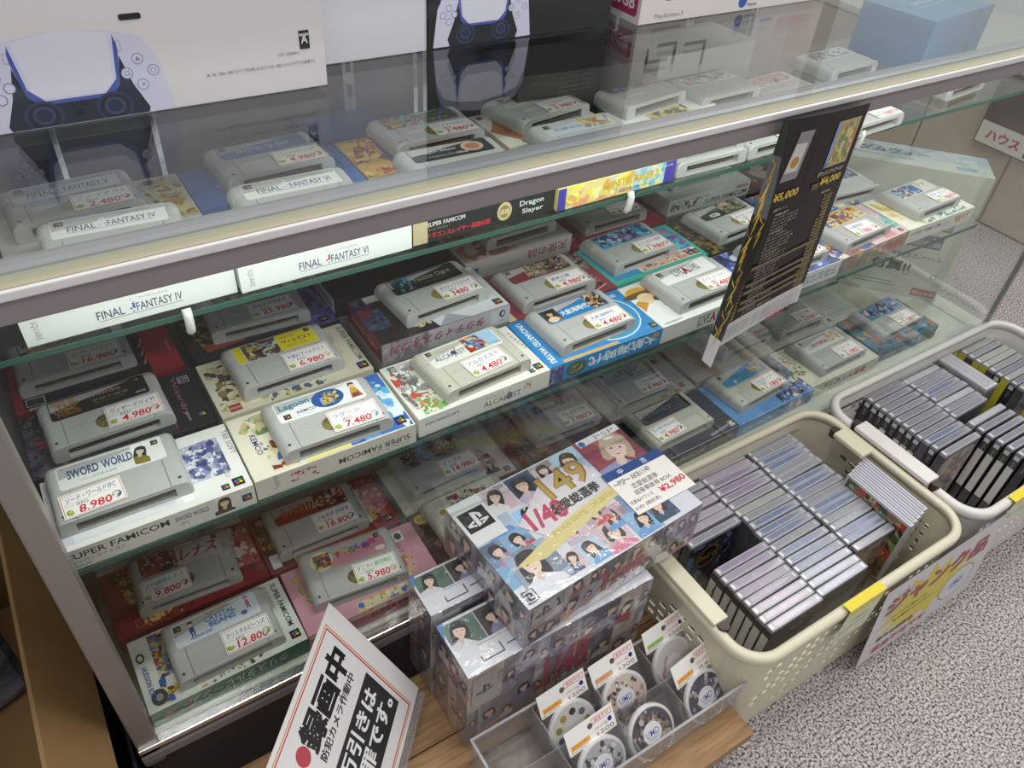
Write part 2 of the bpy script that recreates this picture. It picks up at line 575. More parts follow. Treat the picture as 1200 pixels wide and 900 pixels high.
def shelf(name, x0, y0, x1, y1, z, parent, clips=()):
    g = fitbox(name, x0, y0 + 1.2, z - 6, x1, y1, z, GLASS, parent)
    fitbox('polished_edge', x0, y0, z - 6, x1, y0 + 1.2, z, GEDGE, g)
    return g


shelf('upper_shelf', XL + 10, 674, XR + 30, 1000, 177, case)
shelf('middle_shelf', XL + 10, 594, 1055, 1000, -29, case)
shelf('middle_shelf', 1060, 600, 1446, 775, -29, case)
for x in (92, 640, 1092):
    bm = bmesh.new()
    tube(bm, [(x, 671, FZ + 184), (x, 668, FZ + 178), (x, 670, FZ + 160), (x, 674, FZ + 156)], 4.5, 8)
    mesh_obj('shelf_clip', bm, WHITEP, case, smooth=True)
fitbox('fill_light_tube', XL + 40, 550, 306, XR - 60, 560, 316, WHITEP, case, 2)  # unseen tube added to go with the strip light
# back doors and slotted standards
DOOR = mat('dark_back_door', '55555a', 0.4, bump=(5, 0.02))
fitbox('back_panel', XL, YB, -284, 1180, YB + 6, 330, DOOR, case)
for x in (40, 150, 505, 520, 860, 1180):
    fitbox('door_stile', x, YB - 12, -284, x + 7, YB - 2, 330, CHROME, case, 1)
for x in (395, 1000):
    st = fitbox('slotted_standard', x, YB - 26, -284, x + 16, YB - 12, 330, ALU, case, 1)
    bm = bmesh.new()
    for k in range(18):
        box(bm, x + 5, YB - 26.6, FZ - 270 + k * 33, x + 11, YB - 25.8, FZ - 270 + k * 33 + 16)
    mesh_obj('slots', bm, BLACK, st)
for y in (760,):
    fitbox('shelf_bracket', 404, YB - 300, 158, 410, YB - 20, 170, ALU, case, 1)
fitbox('left_panel', XL, YF + 24, -320, XL + 4, YB, 330, mat('shade_dark_panel', '3a393c', 0.45), case)  # dark colour stands in for shade on the case's left side

# ------------------------------------------------------------------ cartridges
def outline(dz=0.0, sc=1.0, groove=0.0, drop=0.0):
    """front view outline (x,z) of the shell, mm"""
    H = 20.0 - drop
    rr = 8.5
    pts = [(1, 0), (17, 0), (64, 0), (111, 0), (127, 0), (128, 3.5)]
    for k in range(6):
        a = math.radians(0 + k * 18)
        pts.append((127.6 - rr + rr * math.cos(a), max(H - rr + rr * math.sin(a), 4 + k * .1)))
    for g in (108.2,):
        pts += [(g + .7, H), (g, H - groove * 1.7), (g - .7, H)]
    pts += [(85, H), (64, H), (43, H)]
    for g in (19.8,):
        pts += [(g + .7, H), (g, H - groove * 1.7), (g - .7, H)]
    for k in range(6):
        a = math.radians(90 + k * 18)
        pts.append((0.4 + rr + rr * math.cos(a), max(H - rr + rr * math.sin(a), 4 + (5 - k) * .1)))
    pts.append((0, 3.5))
    if sc != 1.0:
        pts = [(64 + (x - 64) * sc, 10 + (z - 10) * sc) for x, z in pts]
    return pts


def shell_mesh(m, nm):
    bm = bmesh.new()
    s = .001
    rings = []
    for y, kw in ((0.8, dict(sc=.985, groove=.5)), (0, dict(sc=.97, groove=.4)),):
        rings.append((y, outline(**kw)))
    rings = [(0, outline(sc=.972, groove=.5)), (1.4, outline(groove=.9)), (42, outline(groove=.9)), (42.6, outline()), (76, outline()), (80, outline(drop=1)), (84, outline(drop=3.6)), (86.6, outline(drop=8))]
    R_ = [[bm.verts.new((x * s, y * s, z * s)) for x, z in o] for y, o in rings]
    n = len(R_[0])
    for a, b in zip(R_, R_[1:]):
        for i in range(n):
            bm.faces.new((a[i], a[(i + 1) % n], b[(i + 1) % n], b[i]))
    bm.faces.new(R_[-1][::-1])
    # recessed mouth
    def rect(x, z, x0=17, x1=111, z0=3.2, z1=14.5):
        cx, cz = 64, 9
        dx, dz = x - cx, z - cz
        k = min(((x1 - cx) / abs(dx)) if abs(dx) > 1e-6 else 1e9, ((z1 - cz) / dz if dz > 0 else (cz - z0) / -dz) if abs(dz) > 1e-6 else 1e9)
        return cx + dx * k, cz + dz * k
    inner = []
    for i, (x, z) in enumerate(rings[0][1]):
        q = rect(x, z)
        inner.append(q)
    for cx, cz in ((17, 3.2), (111, 3.2), (111, 14.5), (17, 14.5)):
        j = min(range(n), key=lambda i: (inner[i][0] - cx) ** 2 + (inner[i][1] - cz) ** 2)
        inner[j] = (cx, cz)
    ri = [bm.verts.new((x * s, 0.2 * s, z * s)) for x, z in inner]
    rb = [bm.verts.new((x * s, 11 * s, z * s)) for x, z in inner]
    for i in range(n):
        bm.faces.new((R_[0][(i + 1) % n], R_[0][i], ri[i], ri[(i + 1) % n]))
        f = bm.faces.new((ri[(i + 1) % n], ri[i], rb[i], rb[(i + 1) % n])); f.material_index = 0
    f = bm.faces.new(rb[::-1]); f.material_index = 1
    bmesh.ops.remove_doubles(bm, verts=bm.verts, dist=1e-6)
    bmesh.ops.recalc_face_normals(bm, faces=bm.faces)
    # finger ribs
    H, rr = 20.0, 8.5
    for sd in (0, 1):
        for y in (56, 60.5, 65, 69.5, 74):
            pts = []
            for k in range(6):
                a = math.radians(90 + k * 18)
                x, z = 0.4 + rr + (rr + .55) * math.cos(a), H - rr + (rr + .55) * math.sin(a)
                pts.append((128 - x if sd else x, z))
            a_ = [bm.verts.new((x * s, (y - .7) * s, z * s)) for x, z in pts]
            b_ = [bm.verts.new((x * s, (y + .7) * s, z * s)) for x, z in pts]
            cx = 64
            c_ = [bm.verts.new(((x + (1.5 if not sd else -1.5)) * s, (y - .9) * s, (z - 1.2) * s)) for x, z in pts]
            d_ = [bm.verts.new(((x + (1.5 if not sd else -1.5)) * s, (y + .9) * s, (z - 1.2) * s)) for x, z in pts]
            for i in range(5):
                bm.faces.new((a_[i], a_[i + 1], b_[i + 1], b_[i]))
                bm.faces.new((c_[i], c_[i + 1], a_[i + 1], a_[i]))
                bm.faces.new((b_[i], b_[i + 1], d_[i + 1], d_[i]))
    # raised finger slot ring
    def cap(r, l, x0=28, y0=27, n=7):
        o = []
        for k in range(n):
            a = math.pi / 2 + math.pi * k / (n - 1); o.append((x0 + r * math.cos(a), y0 + r * math.sin(a)))
        for k in range(n):
            a = -math.pi / 2 + math.pi * k / (n - 1); o.append((x0 + l + r * math.cos(a), y0 + r * math.sin(a)))
        return o
    A, B = cap(2.3, 31), cap(1.5, 31)
    at = [bm.verts.new((x * s, y * s, 20.5 * s)) for x, y in A]
    ab = [bm.verts.new((x * s, y * s, 19.9 * s)) for x, y in A]
    bt = [bm.verts.new((x * s, y * s, 20.5 * s)) for x, y in B]
    bb = [bm.verts.new((x * s, y * s, 20.05 * s)) for x, y in B]
    k = len(A)
    for i in range(k):
        j = (i + 1) % k
        bm.faces.new((at[i], at[j], bt[j], bt[i])); bm.faces.new((ab[i], ab[j], at[j], at[i])); bm.faces.new((bt[i], bt[j], bb[j], bb[i]))
    f = bm.faces.new(bb); 
    me = bpy.data.meshes.new(nm)
    bm.normal_update(); bm.to_mesh(me); bm.free()
    me.materials.append(m); me.materials.append(DGREY)
    return me


SHELL = shell_mesh(GREY, 'shell')
SHELLY = shell_mesh(GREYY, 'shell_yellowed')
bm = bmesh.new()
box(bm, 26, 4, 7.6, 102, 10.9, 9.6)
CONN = bpy.data.meshes.new('connector'); bm.to_mesh(CONN); bm.free(); CONN.materials.append(CONTACT)
bm = bmesh.new()
cyl(bm, 9.5, 9, 19.0, 20.15, 1.9, 10)
SCR = bpy.data.meshes.new('screw'); bm.to_mesh(SCR); bm.free(); SCR.materials.append(SCREW)


def lab_warp(a, b, c):                        # label wraps over the sloping back
    y = 43.5 + b
    z = 20.05 + c
    if y > 76: z -= (y - 76) ** 2 * 0.055
    return (a + 12, y, z)


def sticker(title, tcol, price, gcol='9db23c', wcol='fbf7f3', art='9a5a4a', kind='RPG', seed=1):
    p = P()
    p.r(0, 0, 58, 34, wcol)
    p.fr(1.2, 1.2, 55.6, 31.6, .6, 'c85a64')
    p.t('タイトル', 3, 28.5, 2.2, '444444')
    p.t(title, 5, 20.2, 7.2, tcol, w=min(47, 8 * len(title)), sh=.15, rot=2, b=.8)
    p.p([(3, 19), (55, 19.4), (55, 19.1), (3, 18.7)], 'cc8a8a')
    p.t('ジャンル', 3, 15, 2, '444444'); p.t(kind, 14, 13.6, 4.2, '2b2b2b', sh=.2)
    p.t(price, 14, 2.6, 10.5, 'd5233c', w=6.1 * len(price), b=1.6, sh=.12)
    rg = random.Random(seed)
    pts = [(6 + 4.2 * math.cos(k * .785) * (0.7 + .5 * rg.random()), 7 + 4.2 * math.sin(k * .785) * (0.7 + .5 * rg.random())) for k in range(8)]
    p.p(pts, gcol); p.e(7, 8, 1.4, 1.1, 'e3e08a', 8)
    x0 = 49
    p.e(x0 + 1, 10, 4.6, 5, art, 12); p.e(x0 + .5, 11.5, 3, 2.6, 'f0d8bc', 10); p.e(x0 - 1, 8, 2.2, 2.4, 'e9e6e2', 8)
    return p


def cartridge(x, y, z, rot, lab, label, stk=None, yellowed=False, tagc=None, group=None, cont=False, labrad=True):
    c = thing('game_cartridge', label, 'game cartridge', W(x, y, z), rot, group or 'grey game cartridges in the display case')
    link('shell', SHELLY if yellowed else SHELL, c)
    link('connector', CONN, c)
    for dx in (0, 109):
        o = link('screw', SCR, c); o.location.x = dx * .001
    if tagc:
        bm = bmesh.new(); cyl(bm, 62, 20, 19.9, 20.5, 11, 22)
        mesh_obj('round_seal', bm, mat('seal_' + tagc, tagc, 0.4, noise=(200, '8a8448')), c)
    if lab:
        p = P(); lab(p)
        p.make('label', c, gloss=True, warp=lab_warp)
    if stk:
        u, v, r_, title, tcol, price = stk[:6]
        q = sticker(title, tcol, price, seed=len(title) + len(price), art=(stk[6] if len(stk) > 6 else '9a5a4a'))
        h = 21.0
        a = math.radians(r_)
        bm = bmesh.new(); box(bm, 0, 0, 0, 58, 34, .5)
        so = mesh_obj('price_sticker', bm, mat('sticker_card', 'f2efe8', .5), c, Vector((u, v, h)) * .001)
        so.rotation_euler = (0, 0, a)
        q.make('handwriting', so, (0, 0, .5))
    return c


def gamebox(x, y, ztop, rot, label, col, top=None, front=None, left=None, w=190, d=105, h=29, colside=None, name='game_box', cat='game box', group='game boxes in the display case', gloss=False, right=None, bev=.8):
    if h == 58:                                # the raised box rests on another one of the same size
        lo = thing(name, 'plain grey game box underneath the ' + ' '.join(label.replace(' standing proud', '').split()[:6]), cat, W(x, y, ztop - 58), rot, group)
        bx('carton', (0, 0, 0, w, d, 29), mat('plain_grey_card', '8a8684', .5), lo, .8)
        p = P(); p.r(4, 4, w - 8, 21, '7a7674'); p.t('SUPER FAMICOM', 60, 9, 8, 'b8b4b0', w=84, b=.6); p.make('front_print', lo, (0, 0, 0), (1, 0, 0), (0, 0, 1))
        h = 29
    b = thing(name, label, cat, W(x, y, ztop - h), rot, group)
    m = mat('card_' + col, col, 0.42, coat=0.25, bump=(40, 0.04))
    bx('carton', (0, 0, 0, w, d, h), m, b, bev)
    if top:
        p = P(); top(p); p.make('top_print', b, (0, 0, h), gloss=gloss)
    if front:
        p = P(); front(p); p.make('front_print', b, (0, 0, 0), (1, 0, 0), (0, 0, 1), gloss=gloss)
    if left:
        p = P(); left(p); p.make('side_print', b, (0, d, 0), (0, -1, 0), (0, 0, 1), gloss=gloss)
    if right:
        p = P(); right(p); p.make('side_print', b, (w, 0, 0), (0, 1, 0), (0, 0, 1), gloss=gloss)
    return b


SF, SFJ = 'SUPER FAMICOM', 'スーパーファミコン'


def L(bg, rad=4):
    def f(p): p.r(0, 0, 103, 35, bg, rad)
    return f


# ---- middle shelf, front row
def b_sword(p):
    p.r(1, 1, 188, 103, 'eceae6'); p.a(136, 30, 40, 58, ['b9bccb', '7d84ad', '56608f', 'dfe0ea', '8e93b8', '3f4675'], 40, 3, .22)
    p.t('T&E SOFT', 183, 94, 6, '6c6f76', rot=-90, w=40); p.q(172, 6, 12); p.q(160, 6, 8)
    p.t('スーパーファミコン', 168, 72, 6, '26262c', rot=-90, w=50); p.a(2, 8, 130, 90, ['e3e3e8', 'cfd2dc', 'f4f4f4'], 12, 8, .3)
def f_sword(p):
    p.r(0, 0, 190, 29, 'dedad3'); p.t(SF, 6, 15, 8.5, '23222a', w=96, b=.8); p.t(SFJ, 8, 8, 5, '23222a', w=50)
    p.t('SHVC-7M', 8, 3, 3, '23222a'); p.t('SWORD WORLD', 108, 15, 7, '5d6c87', w=34, b=1.5); p.t('SFC', 112, 8, 4, '5d6c87')
    p.por(146, 3, 28, 25, 'dedad3', '3a2d20', '4b3f26', 'd9c5a0', 2); p.q(176, 9, 10)
gamebox(-86, 597, 0, -.5, 'white game box with blue scribble art, leftmost in the middle shelf front row', 'e8e6e1', b_sword, f_sword)
def l_sword(p):
    p.r(0, 0, 103, 35, 'f1f0ee', 4); p.t('スーパーファミコン', 4, 29, 3.2, '3a3a44', w=26); p.t('SWORD', 9, 13, 13, '31507c', w=30, b=2.2); p.t('WORLD', 42, 13, 13, '3c5a86', w=30, b=2.2)
    p.t('いにしえの巨人伝説', 20, 6, 3.5, '5a6478', w=34); p.por(72, 2, 20, 32, 'f1f0ee', '2e2b26', '8a7b36', 'd8d2c2', 5); p.q(92, 24, 7)
cartridge(-79, 615, 0, -.6, l_sword, 'grey cartridge with white and blue label and tilted 8.980 price sticker', (10, 2, 3, 'ソード・ワールドSFC', '5a46a8', '8.980', '4a6a9a'))

def b_lag(p):
    p.r(1, 1, 188, 103, 'e9e2cf'); p.a(110, 2, 78, 102, ['3f6fc0', '2f5cb0', '6f9ad8', 'dfe8f4', '58b4d8', 'c9dcf0'], 26, 5, .24)
    p.a(8, 66, 40, 34, ['e9e2cf', '9cb078', 'c9c79a', '6f8a55', 'd8b98a'], 22, 6, .25); p.t('KEMCO', 16, 70, 6.5, '2b4a8c', rot=-90, w=34, b=1)
    p.a(24, 6, 62, 50, ['e9e2cf', 'b5552e', '41679c', 'd6dde4', '7a3a22', 'e0c88a'], 16, 17, .2)
    p.r(60, 1, 52, 26, 'eadf9a'); p.p([(1, 70), (1, 104), (24, 104)], 'e9e2cf'); p.q(171, 8, 12)
def f_lag(p):
    p.r(0, 0, 190, 29, 'd8d2c6'); p.t('Lagoon', 26, 9, 8, '5b86a8', rot=90, w=20); p.a(38, 8, 32, 15, ['d8d2c6', 'a83f3a', 'c9a0a0', '8c4a40'], 9, 4, .3)
    p.t(SF, 182, 18, 8.5, '23222a', w=88, rot=180, b=.8); p.t(SFJ, 182, 8, 5, '23222a', w=56, rot=180)
gamebox(106, 597, 0, -.5, 'cream game box with blue sky art and upside-down lettering on its front', 'ded8ca', b_lag, f_lag)
def l_lag(p):
    p.r(0, 0, 103, 35, 'f4f4f2', 4); p.t('Lagoon', 5, 17, 12, '2d87a4', w=36, b=2, rot=2); p.t('KEMCO', 22, 8, 4.5, '24408c', w=22, b=1.5); p.q(6, 4, 8); p.t(SFJ, 16, 3, 3, '33333a', w=24)
    p.e(61, 18, 19, 15, '2e5aa8'); p.a(52, 8, 22, 20, ['3b6cb4', 'd8b83c', '7a5a34', 'e8d27a', '3c5a40', '99a8c0'], 24, 7, .3); p.fig(88, 5, 26, '5a2f1c', 'c9a83a', cape='c4542e')
cartridge(143, 604, 0, -1.2, l_lag, 'grey cartridge with white label, round blue picture and 7.480 price sticker, middle shelf', (60, 3, -1, 'ラグーン', '6a4fb0', '7.480', '6a9ab8'), tagc='6a5a3a')

def b_alc(p):
    p.r(1, 1, 188, 103, 'e6e5de'); p.a(3, 20, 52, 82, ['dcdcd6', '8c8f8c', 'a9aca8', 'c4523c', 'c9cbc4', '6a6d6a', 'e8e8e2'], 34, 9, .24); p.a(12, 4, 34, 30, ['dcdcd6', '5f9a48', '88b868', 'c87a50', 'e4ddc4'], 18, 10, .25)
    p.t('SQUARESOFT', 5, 62, 5, '7a3b34', rot=-90, w=46, b=.8); p.t('アルカエスト', 178, 90, 6, '4a443a', rot=-80, w=40); p.r(168, 20, 3, 30, 'b98f3c', rot=20); p.q(174, 8, 11); p.q(164, 6, 7)
def f_alc(p):
    p.r(0, 0, 190, 29, 'dfded6'); p.t('SQUARESOFT', 8, 15, 5, '1f1f24', w=48, b=1); p.t('アルカエスト', 92, 18, 4.5, '5a5a62', w=34)
    p.t('ALCAHEST', 90, 7, 8.5, '2a2a35', w=56, b=.3); p.r(120, 6, 2, 20, 'b9a03a', rot=-25); p.e(128, 12, 5, 6, '4b4f85', 9); p.a(150, 12, 12, 10, ['dfded6', 'b98f50', 'c9c0a0'], 6, 2)
gamebox(302, 599, 0, 1.0, 'white game box with grey dragon sketch and small sword emblem on front', 'e4e3dc', b_alc, f_alc)
def l_alc(p):
    p.r(0, 0, 103, 35, 'eeeeea', 4); p.q(3, 25, 7); p.t('アルカエスト', 14, 24, 3.4, '6a6a72', w=24); p.t('ALCAHEST', 8, 10, 8.5, '262632', w=44); p.r(34, 8, 1.6, 20, 'a8903a', rot=-22); p.e(36, 16, 3.4, 4.4, '3d4580', 9)
    p.a(54, 4, 47, 29, ['c96a48', '3f7fc4', 'b03a2c', 'e4d2a4', '6fb0e0', '7c3a2a', 'b8d8ee'], 30, 13, .3); p.p([(84, 5), (101, 5), (101, 32), (96, 33), (78, 33)], 'a8cdea'); p.t('SQUARE SOFT', 82, 6, 2.6, '24408c', w=17)
cartridge(343, 606, 0, 4.0, l_alc, 'yellowed cartridge with white and orange label and 4.480 sticker at its centre', (44, 4, 2, 'アルカエスト', '2f4fa8', '4.480', '5a7a7a'), yellowed=True)

def b_dai(p):
    p.r(1, 1, 188, 103, '2287c8'); p.e(130, 54, 52, 47, 'd8ecf6'); p.e(130, 54, 50, 45, '3f93c8'); p.a(98, 24, 64, 62, ['4aa0cc', 'd8c078', '7a5a3c', 'e8dcb4', '3a6a8c', 'b08a58', '2c4a5c'], 40, 19, .22)
    p.por(134, 40, 34, 40, '4aa0cc', '4a3524', '6a5a3c', 'd8a878', 4)
    p.t('KOEI', 158, 90, 7, 'e8f4fa', w=18, b=2); p.t('UNCHARTED WATERS', 8, 98, 9, 'eef4f8', rot=-90, w=92, b=2); p.r(24, 0.5, 90, 6, 'c9a878'); p.q(176, 7, 11)
def f_dai(p):
    p.r(0, 0, 190, 29, '2a8ccc'); p.t('大航海時代', 182, 24, 17, 'e6f0f6', w=118, rot=180, b=2.4); p.e(44, 14, 17, 12, '4a5c50'); p.a(34, 6, 20, 15, ['4a5c50', '8c8a5c', '2e3c38', 'a8a070'], 14, 21); p.a(1, 1, 22, 27, ['5c5c8c', '3a4a90', '8a9ac8', '27366c'], 10, 4)
    p.e(178, 22, 6, 5, 'c9985c')
gamebox(492, 604, 0, -.6, 'bright blue game box with big white upside-down characters on its front', '2287c8', b_dai, f_dai)
def l_dai(p):
    p.r(0, 0, 103, 35, '1f82c8', 4); p.por(1, 3, 24, 27, '3a3a34', '1e1a18', 'a8703c', 'e0b088', 3); p.e(12, 8, 8, 6, 'e8d8b8')
    p.t('大航海時代', 27, 8, 11, 'f2f6f8', w=46, b=2.4); p.t('スーパー', 34, 24, 6, 'f0a848', w=26, b=1.5); p.a(75, 2, 26, 31, ['4a3428', 'c9a070', '7a5238', 'e8c8a0', '2e2622'], 22, 23)
cartridge(518, 615, 0, 2.0, l_dai, 'grey cartridge with bright blue label and 4.480 sticker, on the blue box', (60, 3, -2, '大航海時代', '3656b0', '4.480', 'c23a34'), tagc='6f6a34')

def b_live(p):
    p.r(1, 1, 188, 103, 'e9e9e6'); p.e(22, 84, 20, 12, 'd8a430'); p.e(22, 78, 30, 7, '6a4a2a'); p.e(26, 66, 15, 13, 'e6cfa8'); p.p([(14, 72), (40, 74), (44, 52), (30, 60), (18, 60)], 'e0c498'); p.p([(34, 58), (40, 54), (46, 62), (38, 66)], '3a2a20')
    p.p([(4, 40), (22, 56), (10, 66), (2, 62)], 'c9922c'); p.p([(38, 44), (56, 38), (46, 32)], '7a5a30'); p.a(134, 58, 52, 42, ['dcdce4', '4a4a90', 'c8a04a', '7a3a6a', '2a2a5a', 'e8d8c8'], 26, 33); p.t('SQUARESOFT', 8, 3, 4, '33333a', w=34)
def f_live(p):
    p.r(0, 0, 190, 29, 'e2e2df'); p.t('LIVE', 72, 7, 14, '2a2a30', w=22, b=1); p.t('A', 94, 5, 17, 'a02830', w=14, b=5); p.t('LIVE', 108, 7, 14, '2a2a30', w=22, b=1); p.fr(70, 5, 62, 18, .8, '2a2a30')
gamebox(682, 602, 0, 1.0, 'white game box with cowboy-hatted figure and black and red title', 'e9e9e6', b_live, f_live)
def l_live(p):
    p.r(0, 0, 103, 35, 'f3f4f4', 4); p.q(4, 22, 9); p.t('LIVE', 30, 13, 12, '26262c', w=17, b=1); p.t('A', 46, 10, 17, 'a02832', w=14, b=5); p.t('LIVE', 60, 13, 12, '26262c', w=17, b=1); p.fr(28, 11, 51, 16, .7, '26262c'); p.t('ライブ・ア・ライブ', 36, 5, 3, '55555c', w=34)
cartridge(722, 614, 0, 2.0, l_live, 'grey cartridge with plain white label, black and red title, just left of the hanging poster', (60, 3, -2, 'ライブ・ア・ライブ', '7a5ab0', '2.480'), tagc='6f6a34')

def b_six(p): p.a(1, 1, 188, 103, ['3c4268', '5a6aa0', 'b8c4e4', '2a2c4a', '7c8cc8', 'e0e0ea', '3f5fae'], 44, 41, .2)
def f_six(p): p.r(0, 0, 190, 29, 'dcdfe4'); p.t('三国志英傑伝', 90, 6, 16, '8c93a2', w=94, b=1.5)
gamebox(872, 604, 0, 0.5, 'white fronted game box with dark blue art on top, half behind the hanging poster', 'd8dade', b_six, f_six)
def l_teal(p): p.r(0, 0, 103, 35, 'dfe6e4', 4); p.a(4, 4, 60, 28, ['78b8a8', '3e8c80', 'a8d8c8', '2a5c58', 'e0ece8'], 22, 5)
cartridge(912, 613, 0, 2, l_teal, 'grey cartridge with pale teal label, mostly hidden behind the hanging poster', (60, 3, 0, 'サンゴク', '4668b8', '1.980'))

def b_or(p):
    p.r(1, 1, 188, 103, 'e0bfc0'); p.a(1, 1, 90, 103, ['c48a4c', '5a7ab8', 'e0b060', '8c4a38', '3f5a9a', 'd8d0c0'], 40, 51, .22); p.r(128, 4, 30, 96, 'd88c94', rot=0); p.t('スーパーファミコン', 164, 96, 6, 'a84a58', rot=-90, w=60); p.q(172, 6, 9); p.a(170, 20, 18, 40, ['6fb8a8', '3f8c88', 'c8e4dc'], 8, 4)
def f_or(p): p.r(0, 0, 190, 29, '9c8878'); p.a(1, 1, 188, 27, ['a08a78', '8c7464', 'c8b8a0', 'b87850', '7c8ca8'], 24, 55, .35); p.t('幻獣旅団', 128, 7, 14, 'c8502c', w=46, b=3)
gamebox(1062, 606, 0, 3.0, 'pink and orange game box with brown front and red characters, right of the hanging poster', 'bf9f90', b_or, f_or)
def l_or(p): p.r(0, 0, 103, 35, 'e9c890', 4); p.a(3, 2, 97, 31, ['e0a048', 'b0602c', 'f0d078', '6a3a28', '3e78b0', 'e8e0c8'], 34, 57, .3)
cartridge(1078, 616, 0, 4, l_or, 'grey cartridge with golden orange label and large square blue and red price card', (36, 4, -4, '幻獣旅団', '2f56c0', '1980'))

def b_rt(p):
    p.r(1, 1, 188, 103, 'e8e4d4'); p.a(8, 30, 34, 66, ['e8e4d4', 'd8b848', 'c8a040', 'efe0a0'], 12, 60); p.a(40, 2, 130, 24, ['dfe4d8', '5a8a90', 'c8b860', '7aa8a8', '3a5a60'], 26, 61); p.e(176, 34, 10, 12, 'd8c890')
def f_rt(p): p.r(0, 0, 190, 29, 'e2e0d8'); p.t(SF, 8, 13, 8, '23222a', w=84, b=.8, sh=.2); p.t(SFJ, 8, 5, 4, '23222a', w=34); p.a(128, 9, 50, 13, ['e2e0d8', 'c8a858', 'a88838'], 14, 62, .4); p.t('デア', 100, 9, 11, '3a3a40', w=18)
gamebox(1252, 616, 0, 0, 'white game box with gold emblem on front, rightmost on the middle shelf', 'e4e2d8', b_rt, f_rt)
def l_rt(p): p.r(0, 0, 103, 35, 'e8e4d8', 4); p.a(2, 2, 62, 31, ['3c68b0', '8fb4dc', '27407c', 'd8a850', 'c8d8ea', '1f2c54'], 34, 63, .28); p.t('デア', 68, 16, 11, 'c89a38', w=26, b=2)
cartridge(1286, 629, 0, 2, l_rt, 'grey cartridge with blue and gold label, farthest right on middle shelf', (62, 3, -2, 'デア ラング', '3f6ad0', '1.980', 'b86a4a'))

# ---- middle shelf, second row
def b_wiz(p):
    p.r(1, 1, 188, 103, '26252b'); p.a(1, 1, 56, 103, ['34303c', '4a4250', '262430', '57506a', '6a5a5c'], 60, 70, .14); p.t('Wizardry', 160, 96, 8, 'a06a74', rot=-90, w=72); p.r(148, 8, .9, 92, 'c03a48'); p.t('VI', 30, 40, 20, 'a03040', w=14, b=3, rot=80)
    p.fr(170, 82, 12, 12, .8, 'd8d8d8'); p.t('57F', 171.5, 85, 6, 'd8d8d8', w=9); p.q(174, 14, 10); p.t('ASCII', 166, 14, 3, 'c8c8c8', rot=90, w=14)
gamebox(-90, 708, 0, 0, 'black game box with mottled purple left end, behind the leftmost white box', '26252b', b_wiz, None)
def l_wiz(p):
    p.r(0, 0, 103, 35, '24221f', 4)
    for i, t_ in enumerate(('BANE OF', 'THE', 'COSMIC', 'FORGE')): p.t(t_, 4 + (3 if i % 2 else 0), 26 - i * 7.2, 6.4, ('c8923c', 'a87830')[i % 2], w=24, b=2.4)
    p.t('Wizardry', 40, 20, 8, 'c8a8a8', w=36, b=.6); p.t('スーパーファミコン', 44, 30, 2.6, 'd8d8d8', w=26); p.t('禁断の魔筆', 44, 13, 4.5, '7a9a4c', w=38, b=1); p.t('Bane of the Cosmic Forge', 46, 8, 2.6, '8a9a6c', w=32); p.r(38, 22, 44, .5, 'c04a50'); p.q(90, 25, 8); p.t('ASCII', 88, 5, 3.4, 'e0e0e0', w=11, b=2)
cartridge(-67, 721, 0, 1.8, l_wiz, 'grey cartridge with black label and gold lettering block, 4.980 price sticker', (62, 5, -1, 'ウィザードリィVI', '27509c', '4.980', 'b8705a'), tagc='5a4a30')

def b_vil(p):
    p.r(1, 1, 188, 103, 'd9d2bb'); p.a(4, 10, 64, 84, ['d9d2bb', '5a4c3c', 'e8dcb4', '8a7a4c', 'b8aa80', '3f3a44', 'cfc49a'], 34, 74, .2); p.r(12, 5, 14, 12, 'a83434'); p.t('BANDAI', 13, 9, 4, 'e8d8c8', w=12)
    p.a(60, 2, 70, 22, ['d9d2bb', '4c5a8c', 'c8bc78', '6a5c44'], 16, 75, .3); p.a(120, 30, 50, 68, ['d9d2bb', 'd0c8ae', 'c8bf9f', 'e2dcc8'], 20, 76, .2)
    p.t(SF, 180, 98, 8, '6c7a7c', rot=-90, w=74, b=1); p.q(174, 6, 13)
gamebox(106, 708, 0, 0.5, 'cream game box with sketched figures and small red square, middle shelf second row', 'd6cfb8', b_vil, None)
def l_vil(p):
    p.r(0, 0, 103, 35, 'dfdbd0', 4); p.r(1, 2, 10, 31, 'e8d420'); p.a(12, 1, 44, 33, ['9a9ca0', '3c4450', 'c8a83c', '5e6470', 'd0d2d4', '7a3a34', '2c3038'], 36, 77, .24)
    p.r(54, 1, 48, 33, 'e8d828', 3); p.t('ヴィルガスト', 59, 13, 8, '2a2a2a', w=38, b=2); p.t('消えた少女', 62, 6, 4.4, 'd0603c', w=26, b=1); p.t('甲竜伝説', 60, 24, 4, 'c04038', w=18); p.q(92, 25, 7)
cartridge(137, 722, 0, 1.2, l_vil, 'grey cartridge with yellow and grey label and 6.980 price sticker, on the cream box', (60, 4, -1, '甲竜伝ヴィルガスト', '7a5ab4', '6.980', 'd8c8a0'))

